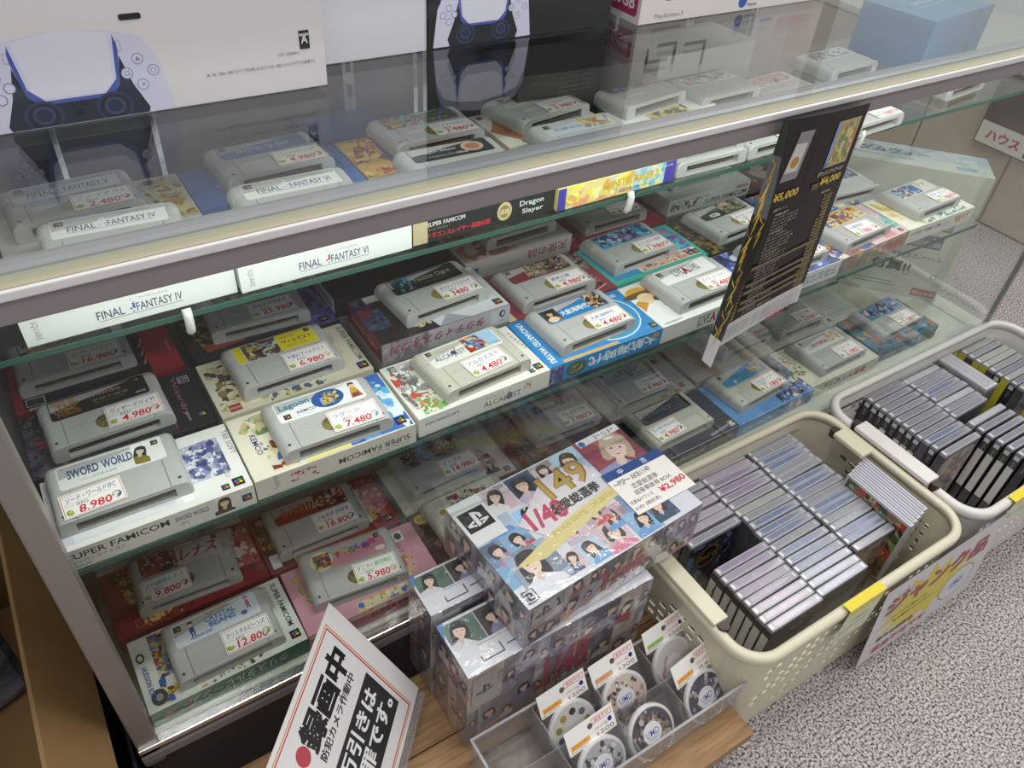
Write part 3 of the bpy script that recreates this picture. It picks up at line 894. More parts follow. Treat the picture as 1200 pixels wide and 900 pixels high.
def b_tac(p):
    p.r(1, 1, 188, 103, 'd4d5d8'); p.p([(1, 1), (84, 1), (60, 104), (1, 104)], '2a2825'); p.a(1, 30, 30, 70, ['34445c', '1f2834', '4c6078', '6a2a3a'], 16, 80); p.t('Tactics Ogre', 42, 92, 9, 'b49a54', rot=-80, w=84, b=1); p.t('Ogre', 50, 12, 14, 'e0d8a8', w=28, b=1.5, rot=-6); p.p([(84, 1), (130, 1), (104, 22)], '9ea2ac'); p.q(172, 8, 12); p.r(20, 88, 46, 14, 'cfd2cc')
def f_tac(p):
    p.r(0, 0, 190, 29, 'a9a6ac'); p.a(0, 0, 66, 29, ['8c868e', '7a747c', 'a09aa2', '6e6870'], 14, 81); p.t('タクティクスオウガ', 150, 22, 13, '8a3648', w=140, rot=180, b=2.4); p.r(160, 1, 30, 27, 'b8b6bc'); p.e(178, 18, 5, 6, '2a2a30'); p.e(179, 18, 2.6, 3.4, 'b8b6bc'); p.t('QUEST', 173, 5, 3.5, '2a2a30', w=11)
def s_tac(p): p.r(0, 0, 105, 29, '6c2438'); p.t('Tactics Ogre', 16, 8, 11, 'c8a050', w=74, b=.8)
gamebox(309, 712, 29, 0.5, 'thick burgundy and silver game box with big maroon characters on its front', '6c2438', b_tac, f_tac, s_tac, h=58)
def l_tac(p):
    p.r(0, 0, 103, 35, '2d2f30', 4); p.a(5, 4, 26, 28, ['2d2f30', '5aa0c0', '8cc8dc', '3a5c6c', '24404e'], 14, 84, .22); p.t('Tactics Ogre', 34, 13, 11, 'c9c4a0', w=58, b=.8); p.t('Let Us Cling Together', 46, 7, 3.2, 'b8a868', w=36); p.t('スーパーファミコン', 36, 27, 2.8, 'd8d8d8', w=26)
cartridge(352, 728, 29, 4, l_tac, 'grey cartridge with black label and ornate gold title, on the thick burgundy box', (60, 3, -2, 'タクティクスオウガ', '5a4ab0', '3480', '7a8a6a'), tagc='8c8434')

def b_mar(p):
    p.r(1, 1, 188, 103, '8c3c48'); p.r(1, 1, 12, 103, 'd8c498'); p.t('スーパーファミコン', 158, 98, 7, 'd8b8bc', rot=-80, w=78, b=.8); p.a(140, 60, 46, 42, ['5c4a4a', '8a7a70', '3c3034', 'b8a08c'], 16, 88); p.e(172, 20, 4, 4, '4a1c24'); p.r(148, 4, 34, 1.4, 'e8d8d8', rot=18)
gamebox(498, 710, 0, 0.5, 'maroon game box with pale lettering, behind the bright blue box', '8c3c48', b_mar, None)
def l_mar(p):
    p.r(0, 0, 103, 35, '8f3c48', 4); p.a(36, 2, 66, 31, ['4a3c3a', '7a5a50', 'a89078', '2e2628', '6c7c74', 'c8a890'], 34, 90, .28); p.t('信長の', 30, 18, 8, 'd8c8a0', w=22, b=2); p.t('野望', 30, 7, 8.5, 'd8c8a0', w=22, b=2); p.q(4, 24, 7); p.t('KOEI', 14, 26, 3.6, 'e8c8c8', w=8)
cartridge(525, 717, 0, 1.5, l_mar, 'grey cartridge with maroon and dark picture label and 4.980 sticker, on the maroon box', (58, 3, -2, '維新の嵐', '3a58a8', '4.980', '6a8a7a'), tagc='8c8434')

def b_teal(p):
    p.r(1, 1, 188, 103, '3fb29a'); p.r(8, 9, 174, 88, '2f8cc0'); p.a(120, 12, 60, 82, ['3090c4', '48b8c8', '7a5aa8', '5cc8d0', '3a6ab0', 'c46a90'], 30, 92, .2); p.r(60, 9, 122, 22, 'e0d8c8'); p.a(64, 11, 110, 18, ['d8a890', '4a6a8c', 'c86a50', '2a3c6c', 'e8c8a8'], 26, 93, .3); p.t('エスト', 170, 88, 9, 'd85a88', rot=-80, w=48, b=2); p.q(170, 12, 12)
gamebox(686, 714, 0, 1, 'teal game box with blue picture panel, middle shelf second row', '3fb29a', b_teal, None)
def l_tl(p): p.r(0, 0, 103, 35, '3ea0c0', 4); p.a(2, 2, 99, 31, ['46a8c4', '2c5ca0', '7ac8d8', '5a4a8c', '24386c', 'b8dce4', 'a04a78'], 44, 94, .26); p.t('エストポリス伝記', 24, 12, 7, 'd8548c', w=40, b=1.5)
cartridge(699, 734, 0, 3, l_tl, 'grey cartridge with turquoise picture label and 1.980 sticker, on the teal box', (60, 3, -2, 'エストポリス伝記', '3a58c0', '1.980', '8a9a5a'), tagc='8c8434')

def b_bk(p): p.r(1, 1, 188, 103, '2a2a26'); p.a(1, 1, 40, 103, ['34332c', '6a5a34', '1f1f1c', '8c7440'], 20, 96); p.r(176, 4, 10, 24, 'e8e4dc', 4)
gamebox(876, 712, 0, 1, 'black and gold game box, second row just left of the hanging poster', '2a2a26', b_bk, None)
def l_bk(p): p.r(0, 0, 103, 35, '2f3128', 4); p.a(52, 3, 50, 30, ['46483a', '8c8a60', 'c8a890', '6c705c', '34382c'], 22, 98); p.r(18, 4, 22, 9, 'efefe8', 4.4); p.t('BPS', 22, 6, 5, '23231f', w=13, b=2); p.t('大戦略', 22, 18, 8, '8a8a64', w=40, b=1)
cartridge(906, 727, 0, 4, l_bk, 'grey cartridge with black label and white oval mark, left of the poster', (58, 4, -2, 'ダイセンリャク', '3a68c8', '2.480'), tagc='b08a4c')
def b_e7(p): p.a(1, 1, 188, 103, ['4a6aa8', 'd8b058', '8ca8d0', '2c3c60', 'e4d8b4', 'c06a3c'], 50, 101, .18)
gamebox(1064, 722, 0, 1, 'blue and yellow picture game box in the second row, right of the hanging poster', '5a6a98', b_e7, None)
def l_e7(p): p.r(0, 0, 103, 35, '5c6270', 4); p.a(6, 3, 90, 29, ['4c5468', '7c8698', '2c3240', 'a8b0b8', '5c6c7c'], 30, 103)
cartridge(1182, 738, 0, -4, l_e7, 'grey cartridge with dusky grey-blue label and no price card, near the white carton')

# ---- middle shelf, back row
def b_met(p):
    p.r(1, 1, 188, 103, 'b03038'); p.r(14, 6, 160, 92, '23263c'); p.a(70, 30, 60, 60, ['2a2d48', '3a4060', '1c1e30', '4a3a50'], 16, 110); p.r(140, 4, 46, 98, 'b4323a'); p.r(128, 4, 26, 98, '2a2024')
    for i in range(7): p.r(150 + i * .5, 14 + i * 9, 18, 3.2, ('2a1c20', 'b8783c')[i % 2], rot=75)
    p.t('SUPER METROID', 132, 90, 6, '8c3a3c', rot=-88, w=64); p.t('Nintendo', 181, 60, 4, 'e8c8c8', rot=-90, w=24); p.fr(16, 8, 20, 14, 1, 'dcdcdc'); p.r(18, 1, 60, 4, 'd8c8c0')
gamebox(-94, 819, 0, 1, 'red game box with navy panel and striped emblem, far left back row', 'a8303a', b_met, lambda p: p.r(0, 0, 190, 29, '9c2c34'))
def l_met(p): p.r(0, 0, 103, 35, '25211e', 4); p.t('SUPER', 14, 19, 7, 'b86a2c', w=32, b=2.5); p.t('METROID', 8, 7, 10, 'd0883a', w=46, b=3, sh=.2); p.r(56, 2, 45, 31, '5c5a58', 3); p.q(4, 25, 7)
cartridge(-81, 844, 0, 1, l_met, 'grey cartridge with black and orange label and 16.980 price sticker', (58, 3, 0, 'スーパーメトロイド', '2f8a4c', '16.980', '4a6ab0'))
def b_25(p): p.r(1, 1, 188, 103, '3b3036'); p.a(6, 20, 50, 80, ['3b3036', '8c7440', '2c2428', 'a88c54', '5a4a40'], 36, 112, .16); p.r(18, 14, 50, 14, 'a84a3c', rot=4); p.a(150, 2, 38, 101, ['5f4a8c', '7a64a8', '4a3a70'], 12, 113); p.t('伊忍道', 174, 92, 7, 'b8a8d8', rot=-80, w=60); p.q(166, 8, 12)
gamebox(108, 818, 0, 0.5, 'dark game box with gold relief and purple right end, back row of middle shelf', '3b3036', b_25, None)
cartridge(137, 843, 0, -3, lambda p: (p.r(0, 0, 103, 35, '8a8488', 4), p.a(4, 4, 95, 27, ['6c6470', '4a4450', 'a09aa4'], 14, 3)), 'grey cartridge with tilted 25.980 price sticker, partly under the glass shelf', (56, 6, 3, '伊忍道 打倒信長', '5a48a8', '25.980', '6a5a8a'))
def f_ten(p): p.r(0, 0, 190, 29, 'bdb6b4'); p.t('天使の詩', 182, 23, 15, '96404c', w=74, rot=180, b=1.5); p.r(10, 6, 12, 13, '3a5c9c'); p.t('白き翼の祈り', 96, 12, 4, '5c5858', w=44, rot=180)
def b_ten(p): p.r(1, 1, 188, 103, 'bdb8b8'); p.a(4, 4, 90, 96, ['b89c94', 'a86a5c', 'd0c4bc', '8c6058', 'c8b0a0'], 22, 116)
gamebox(492, 822, 29, 1, 'pale raised game box with dark red upside-down characters on its front', 'bdb6b4', b_ten, f_ten, h=58)
cartridge(538, 840, 29, 2, lambda p: p.r(0, 0, 103, 35, '8c8c92', 4), 'grey cartridge lying on the pale raised box, its label plain grey')
def s_bar(p):
    p.r(8, 3, 92, 23, 'e6e2e6')
    for i in range(22): p.r(14 + i * 3.6, 6, 1 + (i * 7 % 3) * .6, 14, '26262a')
gamebox(296, 826, 29, 0, 'black raised game box with a barcode on its left side, behind the thick burgundy box', '1f1e20', None, None, s_bar, h=58)
def b_rb(p): p.r(1, 1, 188, 103, 'a2343c'); p.t('スーパーファミコン', 172, 96, 8, 'd8b0a8', rot=-80, w=80, b=1); p.a(4, 4, 60, 96, ['8c3038', '6c2830', 'b84c50'], 10, 4)
gamebox(692, 828, 0, 0, 'red game box with pale lettering at its right, back row below the glass shelf', '9c343c', b_rb, None)
cartridge(728, 848, 0, 0, lambda p: p.r(0, 0, 103, 35, '6c6468', 4), 'grey cartridge with 4.980 price sticker, on the red box below the glass shelf', (58, 6, -3, 'ファイナルセット', '8a5ab0', '4.980'))
def f_nam(p): p.r(0, 0, 190, 29, 'c8c9c6'); p.t(SF, 84, 5, 9, '2c2c30', w=100, b=.8); p.t('namco', 156, 18, 6, 'a03a44', w=30, b=2); p.a(4, 6, 62, 18, ['b8b8b4', '4a5a78', '8c7a48', 'd8d8d0'], 16, 118, .4); p.t('SFC-RB', 66, 18, 4, '34343a', w=26)
def b_nam(p): p.r(1, 1, 188, 103, 'c2c4c2'); p.a(3, 60, 60, 40, ['3c5a90', '7a8cb0', 'b8a050', '2c3a5c'], 14, 119)
gamebox(892, 838, 29, 0, 'light grey raised game box with red brand mark and black lettering on its front', 'c4c5c2', b_nam, f_nam, h=58)
cartridge(916, 862, 29, 1, lambda p: p.r(0, 0, 103, 35, '5c6c8c', 4), 'grey cartridge lying on the light grey raised box')
gamebox(1085, 835, 0, 0, 'dark brown game box at back, partly behind the poster', '3c3434', lambda p: p.a(1, 1, 188, 103, ['3c3434', '7a3c34', '5a4a44', '8c8078'], 20, 3), None)

# ---- bottom tier
ZB = -253
def b_cry(p):
    p.r(1, 1, 188, 103, 'dfe0d8'); p.a(22, 30, 36, 72, ['d0c890', '3a5a9c', '8a3a70', 'c8a83c', '5c8cb8', '2c3a5c', 'a85a3c'], 44, 121, .24); p.a(20, 4, 62, 34, ['dfe0d8', 'd8a82c', '2f5ca8', '3a3a2c', 'e0c050', 'efefe8'], 26, 122, .25); p.e(16, 16, 9, 11, '3c4440'); p.e(16, 16, 4, 5, '8c9490')
    p.t('HUDSON SOFT', 7, 62, 6, '2c4a9c', rot=-90, w=46, b=1.5); p.e(9, 76, 5, 7, '3a3c30'); p.e(9, 76, 3, 4, 'dfe0d8'); p.a(60, 2, 80, 8, ['dfe0d8', 'c8b050', '4a4a30'], 8, 123, .5)
    p.t(SF, 176, 98, 7, '26262c', rot=-90, w=70, b=.8); p.t(SFJ, 168, 98, 4.5, '26262c', rot=-90, w=36); p.a(148, 46, 11, 54, ['b88c34', '8a5c24', 'd8b050'], 14, 124, .5); p.q(173, 8, 12)
def f_cry(p): p.r(0, 0, 190, 29, '17604a'); p.t('クリスタルビーンズ', 162, 22, 14, 'b8b9b0', w=118, rot=180, b=1.5); p.a(14, 6, 34, 14, ['17604a', '8c6a34', '6a4a28', 'b89050'], 12, 125, .3)
gamebox(-70, 549, ZB, .8, 'white topped game box with dark green front, bottom tier front left', 'dfe0d8', b_cry, f_cry)
def l_cry(p):
    p.r(0, 0, 103, 35, 'dfe4ec', 4); p.q(3, 23, 8); p.fig(18, 8, 22, '4a2f20', '4a5ab8'); p.t('CRYSTAL', 38, 19, 8, '6c90c4', w=38, b=2.5); p.t('BEANS', 42, 10, 8, '6c90c4', w=32, b=2.5); p.t('FROM DUNGEON', 42, 29, 4.4, 'c8803c', w=28, b=1.5)
    p.t('HUDSON SOFT', 18, 4, 4, '27409c', w=26, b=2); p.t('スーパーファミコン', 14, 31, 2, '3a3a40', w=22); p.fig(88, 14, 18, 'c04a70', 'd86a98'); p.e(84, 10, 4, 3.5, '7a6aa8', 10)
cartridge(-32, 558, ZB, .7, l_cry, 'grey cartridge with pale blue-white label and 12.800 price sticker, bottom tier front left', (60, 6, -1, 'クリスタルビーンズ', '4a3aa8', '12.800', '7aa85a'))
def b_pk(p):
    p.r(1, 1, 188, 103, 'd49aa8'); p.t('すごろく', 8, 92, 12, '58a048', rot=-78, w=66, b=4); p.t('すごろく', 10, 92, 10, 'e0c040', rot=-78, w=64, b=2); p.r(134, 22, 20, 80, 'e8d8c8'); p.t('スーパーファミコン', 150, 96, 7, '8c3a58', rot=-82, w=66, b=1); p.r(156, 80, 14, 18, 'efe8e4'); p.e(163, 89, 5, 6, '2a2a30'); p.a(136, 26, 30, 30, ['d8a8a8', 'd8c070', 'b87850'], 8, 127); p.a(70, 2, 90, 14, ['d8d0a8', '4a6ab0', 'c8b058', 'e8dcc0'], 14, 128, .4)
def f_pk(p): p.r(0, 0, 190, 29, 'b8607c'); p.t(SF, 84, 9, 10, '3c2030', w=96, b=1); p.a(2, 20, 186, 8, ['d8cfa0', 'c87a90', 'e0c0b0'], 10, 129, .6)
gamebox(121, 553, ZB, -1, 'pink game box with multicoloured round lettering, bottom tier beside the green fronted box', 'cf98a6', b_pk, f_pk)
def l_pk(p):
    p.r(28, 0, 75, 35, 'd898a8', 3); p.e(16, 17, 15, 16, 'e8dcc0'); p.a(6, 6, 22, 22, ['e0c898', '4a5aa8', '7a4a2c', 'c8782c', '5c8c4a', '8c3a3c'], 30, 131, .25)
    for i, (t_, c_) in enumerate(zip('すごろく銀河', ('c8403c', 'd8a030', '4a9a48', '3a6ac0', '8c4ab0', 'd84a80'))): p.t(t_, 34 + i * 9.6, 14 + (i % 2) * 3, 9.5, c_, b=4)
    p.q(92, 25, 7); p.e(94, 7, 7, 4, 'f0e8e8')
cartridge(141, 579, ZB, -5, l_pk, 'grey cartridge with pink rainbow-lettered label and 5.980 price sticker, behind the tilted sign', (60, 4, -2, 'すごろく銀河戦記', '48b048', '5.980', 'c8c0b0'), tagc='4c4a38')
gamebox(312, 560, ZB, 0, 'dark brown game box with yellow oval mark, bottom tier behind the clear-wrapped boxes', '4a3430', lambda p: (p.a(1, 1, 188, 103, ['4a3430', '6c4a40', '382624', '7a5a4c'], 26, 133, .16), p.e(16, 90, 10, 9, 'd8b838'), p.t('限定', 9, 86, 8, '3a2c20', w=14)), None)
cartridge(334, 578, ZB, 1, lambda p: (p.r(0, 0, 103, 35, 'e4e0d6', 4), p.e(9, 9, 6, 5, 'c8a030'), p.a(26, 3, 60, 28, ['e4e0d6', '6a7a58', '8c3c38', 'c8c0a8'], 20, 5)), 'yellowed cartridge with white label, just behind the idol picture box', None, yellowed=True)
gamebox(505, 562, ZB, 0, 'plain dark game box on bottom tier hidden behind the idol picture box', '34302e', None, None)
def b_w5(p): p.r(1, 1, 188, 103, '2c2c30'); p.t('スーパー', 120, 96, 6, 'c8c8cc', rot=-82, w=40, b=2); p.a(176, 6, 11, 11, ['dcdcdc', 'c03a38', 'e8e8e8'], 5, 3); p.r(130, 4, 44, 5, '8c8c90', rot=7)
def f_w5(p): p.r(0, 0, 190, 29, '2b2c28'); p.t(SF, 20, 8, 9, 'b8b8b0', w=92, b=.8, sh=.25); p.t('Wizardry', 122, 10, 9, '9a9a90', w=58, b=.5, sh=.2); p.t('SHVC-W5', 86, 3, 3, 'a8a8a0', w=22)
gamebox(695, 563, ZB, 1, 'black game box with pale italic lettering on its front, bottom tier at the first basket', '2c2c30', b_w5, f_w5)
def l_w5(p): p.r(0, 0, 103, 35, '2d2d2d', 4); p.t('Wizardry', 8, 12, 11, '86868a', w=62, b=.5); p.t('災渦の中心', 58, 6, 3, 'b04c4c', w=28); p.t(SFJ, 6, 27, 3, 'd8d8d8', w=24); p.q(92, 26, 6)
cartridge(715, 583, ZB, 1.8, l_w5, 'yellowed cartridge with black label and 4.980 card at its left, on the black box', (8, 2, 2, 'ウィザードリィV', '4a6ac8', '4.980', '3a3a38'), yellowed=True)
def b_bl(p): p.r(1, 1, 188, 103, '5a90c8'); p.a(128, 40, 60, 62, ['6c7484', '8c94a0', '4a5468'], 14, 141); p.a(110, 4, 78, 42, ['2c5cb8', '1f2c48', '4a80d8', 'd8d0a0', '1c1c28'], 24, 142, .24)
def f_bl(p): p.r(0, 0, 190, 29, '5a98d4'); p.t(SF, 12, 7, 8, 'd8e8f4', w=72, b=.6); p.a(96, 3, 90, 23, ['4a84c8', '7ab4e4', '2f5fa8', 'e0d8c8', 'd8785c'], 24, 143, .35)
gamebox(886, 566, ZB, 1, 'sky blue game box with blue picture front, bottom tier behind the first basket', '5a90c8', b_bl, f_bl)
def l_bl(p): p.r(0, 0, 103, 35, '58a4d0', 4); p.t('ソウルブレイダー', 26, 12, 9, '3a70a8', w=46, b=3); p.a(72, 6, 28, 26, ['58a4d0', 'd8885c', 'e8c8a0', '4a6a9c'], 16, 145, .26); p.q(4, 24, 7); p.e(26, 7, 4, 4, 'dfe8ee', 10)
cartridge(904, 586, ZB, 4, l_bl, 'yellowed cartridge with sky blue label and 1.180 price sticker, on the sky blue box', (58, 3, -2, 'ソウルブレイダー', '3a60c0', '1.180', 'c23a34'), yellowed=True, tagc='6f6a34')
def b_ku(p): p.r(1, 1, 188, 103, 'dcd9c8'); p.a(4, 30, 22, 60, ['dcd9c8', 'c8b040', 'c85a40', '5a8c58'], 12, 147); p.q(176, 24, 9); p.t('くにおくん', 6, 96, 5, '6a4a3c', w=22)
def f_ku(p):
    p.r(0, 0, 190, 29, 'd4d2c2')
    for i, (t_, c_) in enumerate(zip('ぷよフル大図鑑', ('4a9a50', 'c8b030', '3a5cc0', 'c84a8c', 'b0342c', 'b0342c', 'b0342c'))): p.t(t_, 34 + i * 18, 8, 13, c_, b=4)
gamebox(1073, 574, ZB, 0, 'cream game box with colourful bubble characters along its front, bottom tier', 'dcd9c8', b_ku, f_ku)
def l_ku(p): p.r(0, 0, 103, 35, 'e6e6e2', 4); p.t('初代熱血', 22, 9, 9, 'c03c34', w=44, b=3); p.a(66, 6, 30, 24, ['e6e6e2', 'e0d048', 'd87890', 'c8b848'], 14, 149, .25); p.e(16, 9, 7, 5, 'd8d8d4', 10); p.q(3, 25, 7)
cartridge(1108, 585, ZB, 1.3, l_ku, 'grey cartridge with white label, red characters and yellow star, on the cream box', (58, 3, -3, 'くにおくん', '4a8a5a', '2.180', 'c8c0b0'))
def b_dq(p): p.a(1, 1, 188, 103, ['3f7080', '2c5c84', '5a98b0', 'b06a3c', '2c3c50', 'c8a068'], 54, 151, .16)
def f_dq(p): p.a(0, 0, 190, 29, ['3a7088', '2c5470', '6ca8bc', '8c3c34', '24384c'], 40, 153, .3)
gamebox(1271, 582, ZB, 0, 'blue and rust picture game box, rightmost on the bottom tier', '3f7080', b_dq, f_dq)
def l_dq(p): p.r(0, 0, 103, 35, '3f80b8', 4); p.a(2, 2, 99, 31, ['4888c0', '2c5c98', '88bce0', 'c8604c', '24406c', 'd8e4ee'], 46, 155, .24)
cartridge(1303, 598, ZB, 2, l_dq, 'grey cartridge with blue picture label and pale price card, rightmost on bottom tier', (54, 3, -2, 'ドラゴン', '5a9a6a', '1.180', '8aa890'))
# second row
def b_arc(p):
    p.r(1, 1, 188, 103, '8c2a30'); p.a(20, 30, 40, 70, ['8c2a30', 'c8a048', 'e0c878', '3a2024', 'a87838'], 30, 161, .18); p.a(34, 3, 60, 30, ['8c2a30', 'd8b868', 'a88848', '5c2024'], 14, 162, .25); p.q(12, 86, 11); p.t('AMCA', 8, 18, 7, 'c8505c', w=8, rot=0); p.fr(24, 6, 14, 13, 1, 'b89040')
    p.a(150, 30, 38, 72, ['b85c50', 'd8c8c0', '8c2a30', 'a83c38', 'e0d8d0'], 16, 163, .26); p.e(176, 26, 5, 5, '3a3a40')
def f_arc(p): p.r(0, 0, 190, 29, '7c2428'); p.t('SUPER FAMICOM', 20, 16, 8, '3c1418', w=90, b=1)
gamebox(-79, 662, ZB, .5, 'deep red game box with gold dragon scrollwork, bottom tier behind the green fronted box', '8c2a30', b_arc, f_arc)
def l_len(p): p.r(0, 0, 103, 35, 'd8d4d0', 4); p.a(1, 1, 46, 33, ['4a3c80', '8c3c30', '2c2c60', 'c8a088', 'a83c34', '5c2a28'], 34, 165, .26); p.t('レナス', 50, 8, 17, 'a82a34', w=46, b=2.5, sh=.25); p.q(94, 26, 7); p.t('スーパーファミコン', 50, 29, 3, '3a3a40', w=30)
cartridge(-48, 679, ZB, -3, l_len, 'grey cartridge with purple and red brush-lettered label and 9.800 sticker', (10, 4, 2, '古代機械レナス', '4a9ac0', '9.800', '8c4a3c'), tagc='3a3a34')
gamebox(-82, 772, ZB, 0, 'white game box with black lettering behind the deep red box', 'd0cdc4', lambda p: (p.r(1, 1, 188, 103, 'd4d1c8'), p.t('SUPER Famicom', 14, 70, 6, '26262c', rot=-90, w=44), p.a(60, 4, 120, 90, ['d4d1c8', 'b8b49c', '9c9c8c'], 10, 3)), None)
def b_168(p): p.r(1, 1, 188, 103, '8c2c30'); p.r(4, 4, 34, 96, '3c3024'); p.a(4, 40, 34, 60, ['4a3c28', 'c8a060', '2c2420', '8c7440'], 12, 171); p.r(36, 2, 2, 100, 'c8b030', rot=0); p.r(6, 6, 12, 24, 'd8d4d8'); p.r(138, 18, 16, 80, 'c8c8c4', rot=0); p.t('スーパーファミコン', 149, 92, 6, '3a3a6c', rot=-88, w=62, b=1.5); p.a(154, 20, 32, 78, ['a8343c', 'c85a5c', '6c2028', 'c8a040'], 16, 172); p.q(170, 8, 12)
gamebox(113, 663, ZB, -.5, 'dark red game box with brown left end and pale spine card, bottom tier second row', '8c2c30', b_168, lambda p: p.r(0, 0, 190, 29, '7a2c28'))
def l_168(p): p.r(0, 0, 103, 35, 'a03428', 4); p.t('らんま', 12, 12, 15, 'c86a38', w=32, b=3); p.t('1/2', 46, 10, 16, 'd8d0c8', w=14, b=.5); p.a(60, 2, 41, 31, ['7a2428', '2c2024', 'd8b098', 'a03038', '4a3438'], 26, 174, .28)
cartridge(131, 675, ZB, -1.2, l_168, 'grey cartridge with dark orange-red label and 16.800 price sticker', (58, 7, 0, '少女革命 録音室', '5a44b0', '16.800', '4a6ab0'))
def b_ys(p): p.r(1, 1, 188, 103, 'c4c0b4'); p.r(14, 4, 12, 96, 'b4b0a6'); p.t('イース', 20, 64, 6, '7c8074', rot=-85, w=26); p.por(146, 46, 22, 26, 'c4c0b4', '34302c', '4a4840', 'b8a890', 7); p.por(142, 14, 30, 30, 'c4c0b4', '4a2c24', '3a3c44', 'b8a890', 9); p.q(172, 8, 10); p.a(70, 2, 70, 14, ['c4c0b4', '5c5c50', '8c3c38'], 14, 181, .4); p.t('Falcom', 96, 4, 5, '3a3a36', w=30)
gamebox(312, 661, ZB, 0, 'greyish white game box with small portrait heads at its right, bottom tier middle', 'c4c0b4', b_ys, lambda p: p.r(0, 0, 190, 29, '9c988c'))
def l_ys(p): p.r(0, 0, 103, 35, 'a8a6a4', 4); p.a(4, 3, 88, 29, ['8c8a8a', '3a3c3c', '8c3440', 'c8c4bc', '5c5c5c', '6c2c38', 'a8a49c'], 60, 183, .2); p.q(92, 25, 7)
cartridge(333, 681, ZB, 2, l_ys, 'grey cartridge with charcoal and crimson battle art label and 14.980 price sticker', (58, 4, -2, 'イースV', '3a3a68', '14.980', 'a8a49c'))
def b_ex(p): p.r(1, 1, 188, 103, '5c4438'); p.a(4, 4, 60, 96, ['5c4438', 'a03c30', '6c7a48', '3c2c28', '8c6a48'], 26, 185, .2); p.t('EXPERT', 40, 70, 9, 'b0483c', w=40, rot=-72, b=2)
gamebox(504, 668, ZB, 0, 'brown game box with red slanted lettering, bottom tier behind the idol picture box', '6c5244', b_ex, lambda p: p.r(0, 0, 190, 29, '7c6c5c'))
def l_ex(p): p.r(0, 0, 103, 35, 'b8b4ac', 4); p.t('EXPERT', 28, 8, 6, '26261f', w=34, b=2); p.p([(18, 24), (28, 24), (22, 5), (16, 8)], '4a5a38'); p.a(62, 8, 38, 24, ['a8a49c', '8c2c34', '4a2c2c', 'c8b8a8', '5c3c3c'], 22, 187, .26); p.q(4, 25, 6)
cartridge(552, 685, ZB, -.5, l_ex, 'grey cartridge with dull white label, green shield shape and 3.980 sticker, bottom tier', (58, 4, -2, 'ブレスオブFE', '4a4a4a', '3.980', 'a07060'))
def b_gd(p): p.r(1, 1, 188, 103, 'b8b2a4'); p.r(4, 2, 24, 100, 'c4bfb0'); p.q(162, 84, 11); p.q(166, 12, 10); p.t('スーパーファミコン', 168, 78, 4, '55554c', rot=-80, w=50); p.a(110, 2, 50, 14, ['b8b2a4', 'a03c38', '8c8068'], 8, 3, .4)
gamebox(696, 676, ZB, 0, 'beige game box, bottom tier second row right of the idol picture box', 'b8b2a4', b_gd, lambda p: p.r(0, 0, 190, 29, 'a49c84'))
def l_gd(p): p.r(0, 0, 103, 35, 'a4a4a2', 4); p.t('エメラルド', 26, 15, 11, '2a5040', w=56, b=2.5); p.e(56, 12, 6, 7, '6c7434'); p.t('ドラゴン', 40, 20, 9, '1f3c30', w=40, b=2); p.t('MEDIA WORKS', 8, 5, 3, '4a4a4a', w=24); p.q(4, 26, 6)
cartridge(716, 687, ZB, 0, l_gd, 'grey cartridge with silver label and dark green twisted lettering, 8.980 sticker', (58, 4, -2, 'エメラルドDRAGON', '3a60b0', '8.980', '5a7ab0'))
gamebox(893, 684, ZB + 2, -1, 'pinkish beige game box with faint purple lettering, bottom tier under the poster', 'b8aca0', lambda p: (p.r(1, 1, 188, 103, 'b4a89c'), p.t('ときめき', 18, 60, 8, '8a7a98', w=40, rot=-60)), lambda p: p.r(0, 0, 190, 29, 'c4b8a8'))
cartridge(973, 704, ZB + 2, 0, lambda p: (p.r(0, 0, 103, 35, '7c7c80', 4), p.a(6, 3, 90, 28, ['6c6c70', '4a4a4c', '8c8c8a'], 16, 4)), 'grey cartridge with smoky grey label directly below the tip of the hanging poster', (70, 10, -2, 'ネクロス', '3a8a5a', '1.980', '8c4a44'))
def b_29(p): p.r(1, 1, 188, 103, 'c0beb6'); p.q(176, 12, 9)
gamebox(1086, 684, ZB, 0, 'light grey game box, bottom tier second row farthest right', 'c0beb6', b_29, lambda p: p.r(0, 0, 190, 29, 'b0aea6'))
def l_29(p): p.r(0, 0, 103, 35, 'bcbcba', 4); p.t('極', 40, 8, 18, '26262a', w=24, b=3); p.a(66, 14, 30, 18, ['8c8c90', '3a3a40', 'b0b0ae'], 12, 191); p.q(4, 24, 7)
cartridge(1119, 697, ZB, 0, l_29, 'grey cartridge with silver label, black brush strokes and 2.980 card', (58, 6, -3, 'ガイア幻想', '6a5ab0', '2.980'))

# ---- upper shelf
ZU = 206
def f_ff(n, tx, c1):
    def f(p):
        p.r(0, 0, 190, 29, 'e8ebe6'); p.t('SQUARE', 8, 25, 6, '8c8a90', rot=-90, w=20); p.t('FINAL', 61, 9, 9, '2c3a64', w=24, b=.5); p.t(n, 96, 9, 9, '2c3a64', w=42, b=.5); p.t(tx, 100, 21, 3, '3a4468', w=26); p.r(62, 7, 76, .5, '2c3a64'); p.a(88, 9, 7, 15, ['e8ebe6', c1, 'e8ebe6', c1], 7, 3, .32)
    return f
gamebox(-44, 685, ZU, .5, 'white game box with blue title standing at the upper shelf edge, far left', 'e8ebe6', lambda p: p.r(1, 1, 188, 103, 'eceee9'), f_ff('FANTASY IV', 'ファイナルファンタジーIV', '3a58a8'))
gamebox(149, 682, ZU, .4, 'white game box with red emblem at the upper shelf edge, second from left', 'e8ebe6', lambda p: p.r(1, 1, 188, 103, 'eceee9'), f_ff('FANTASY VI', 'ファイナルファンタジーVI', 'b03838'))
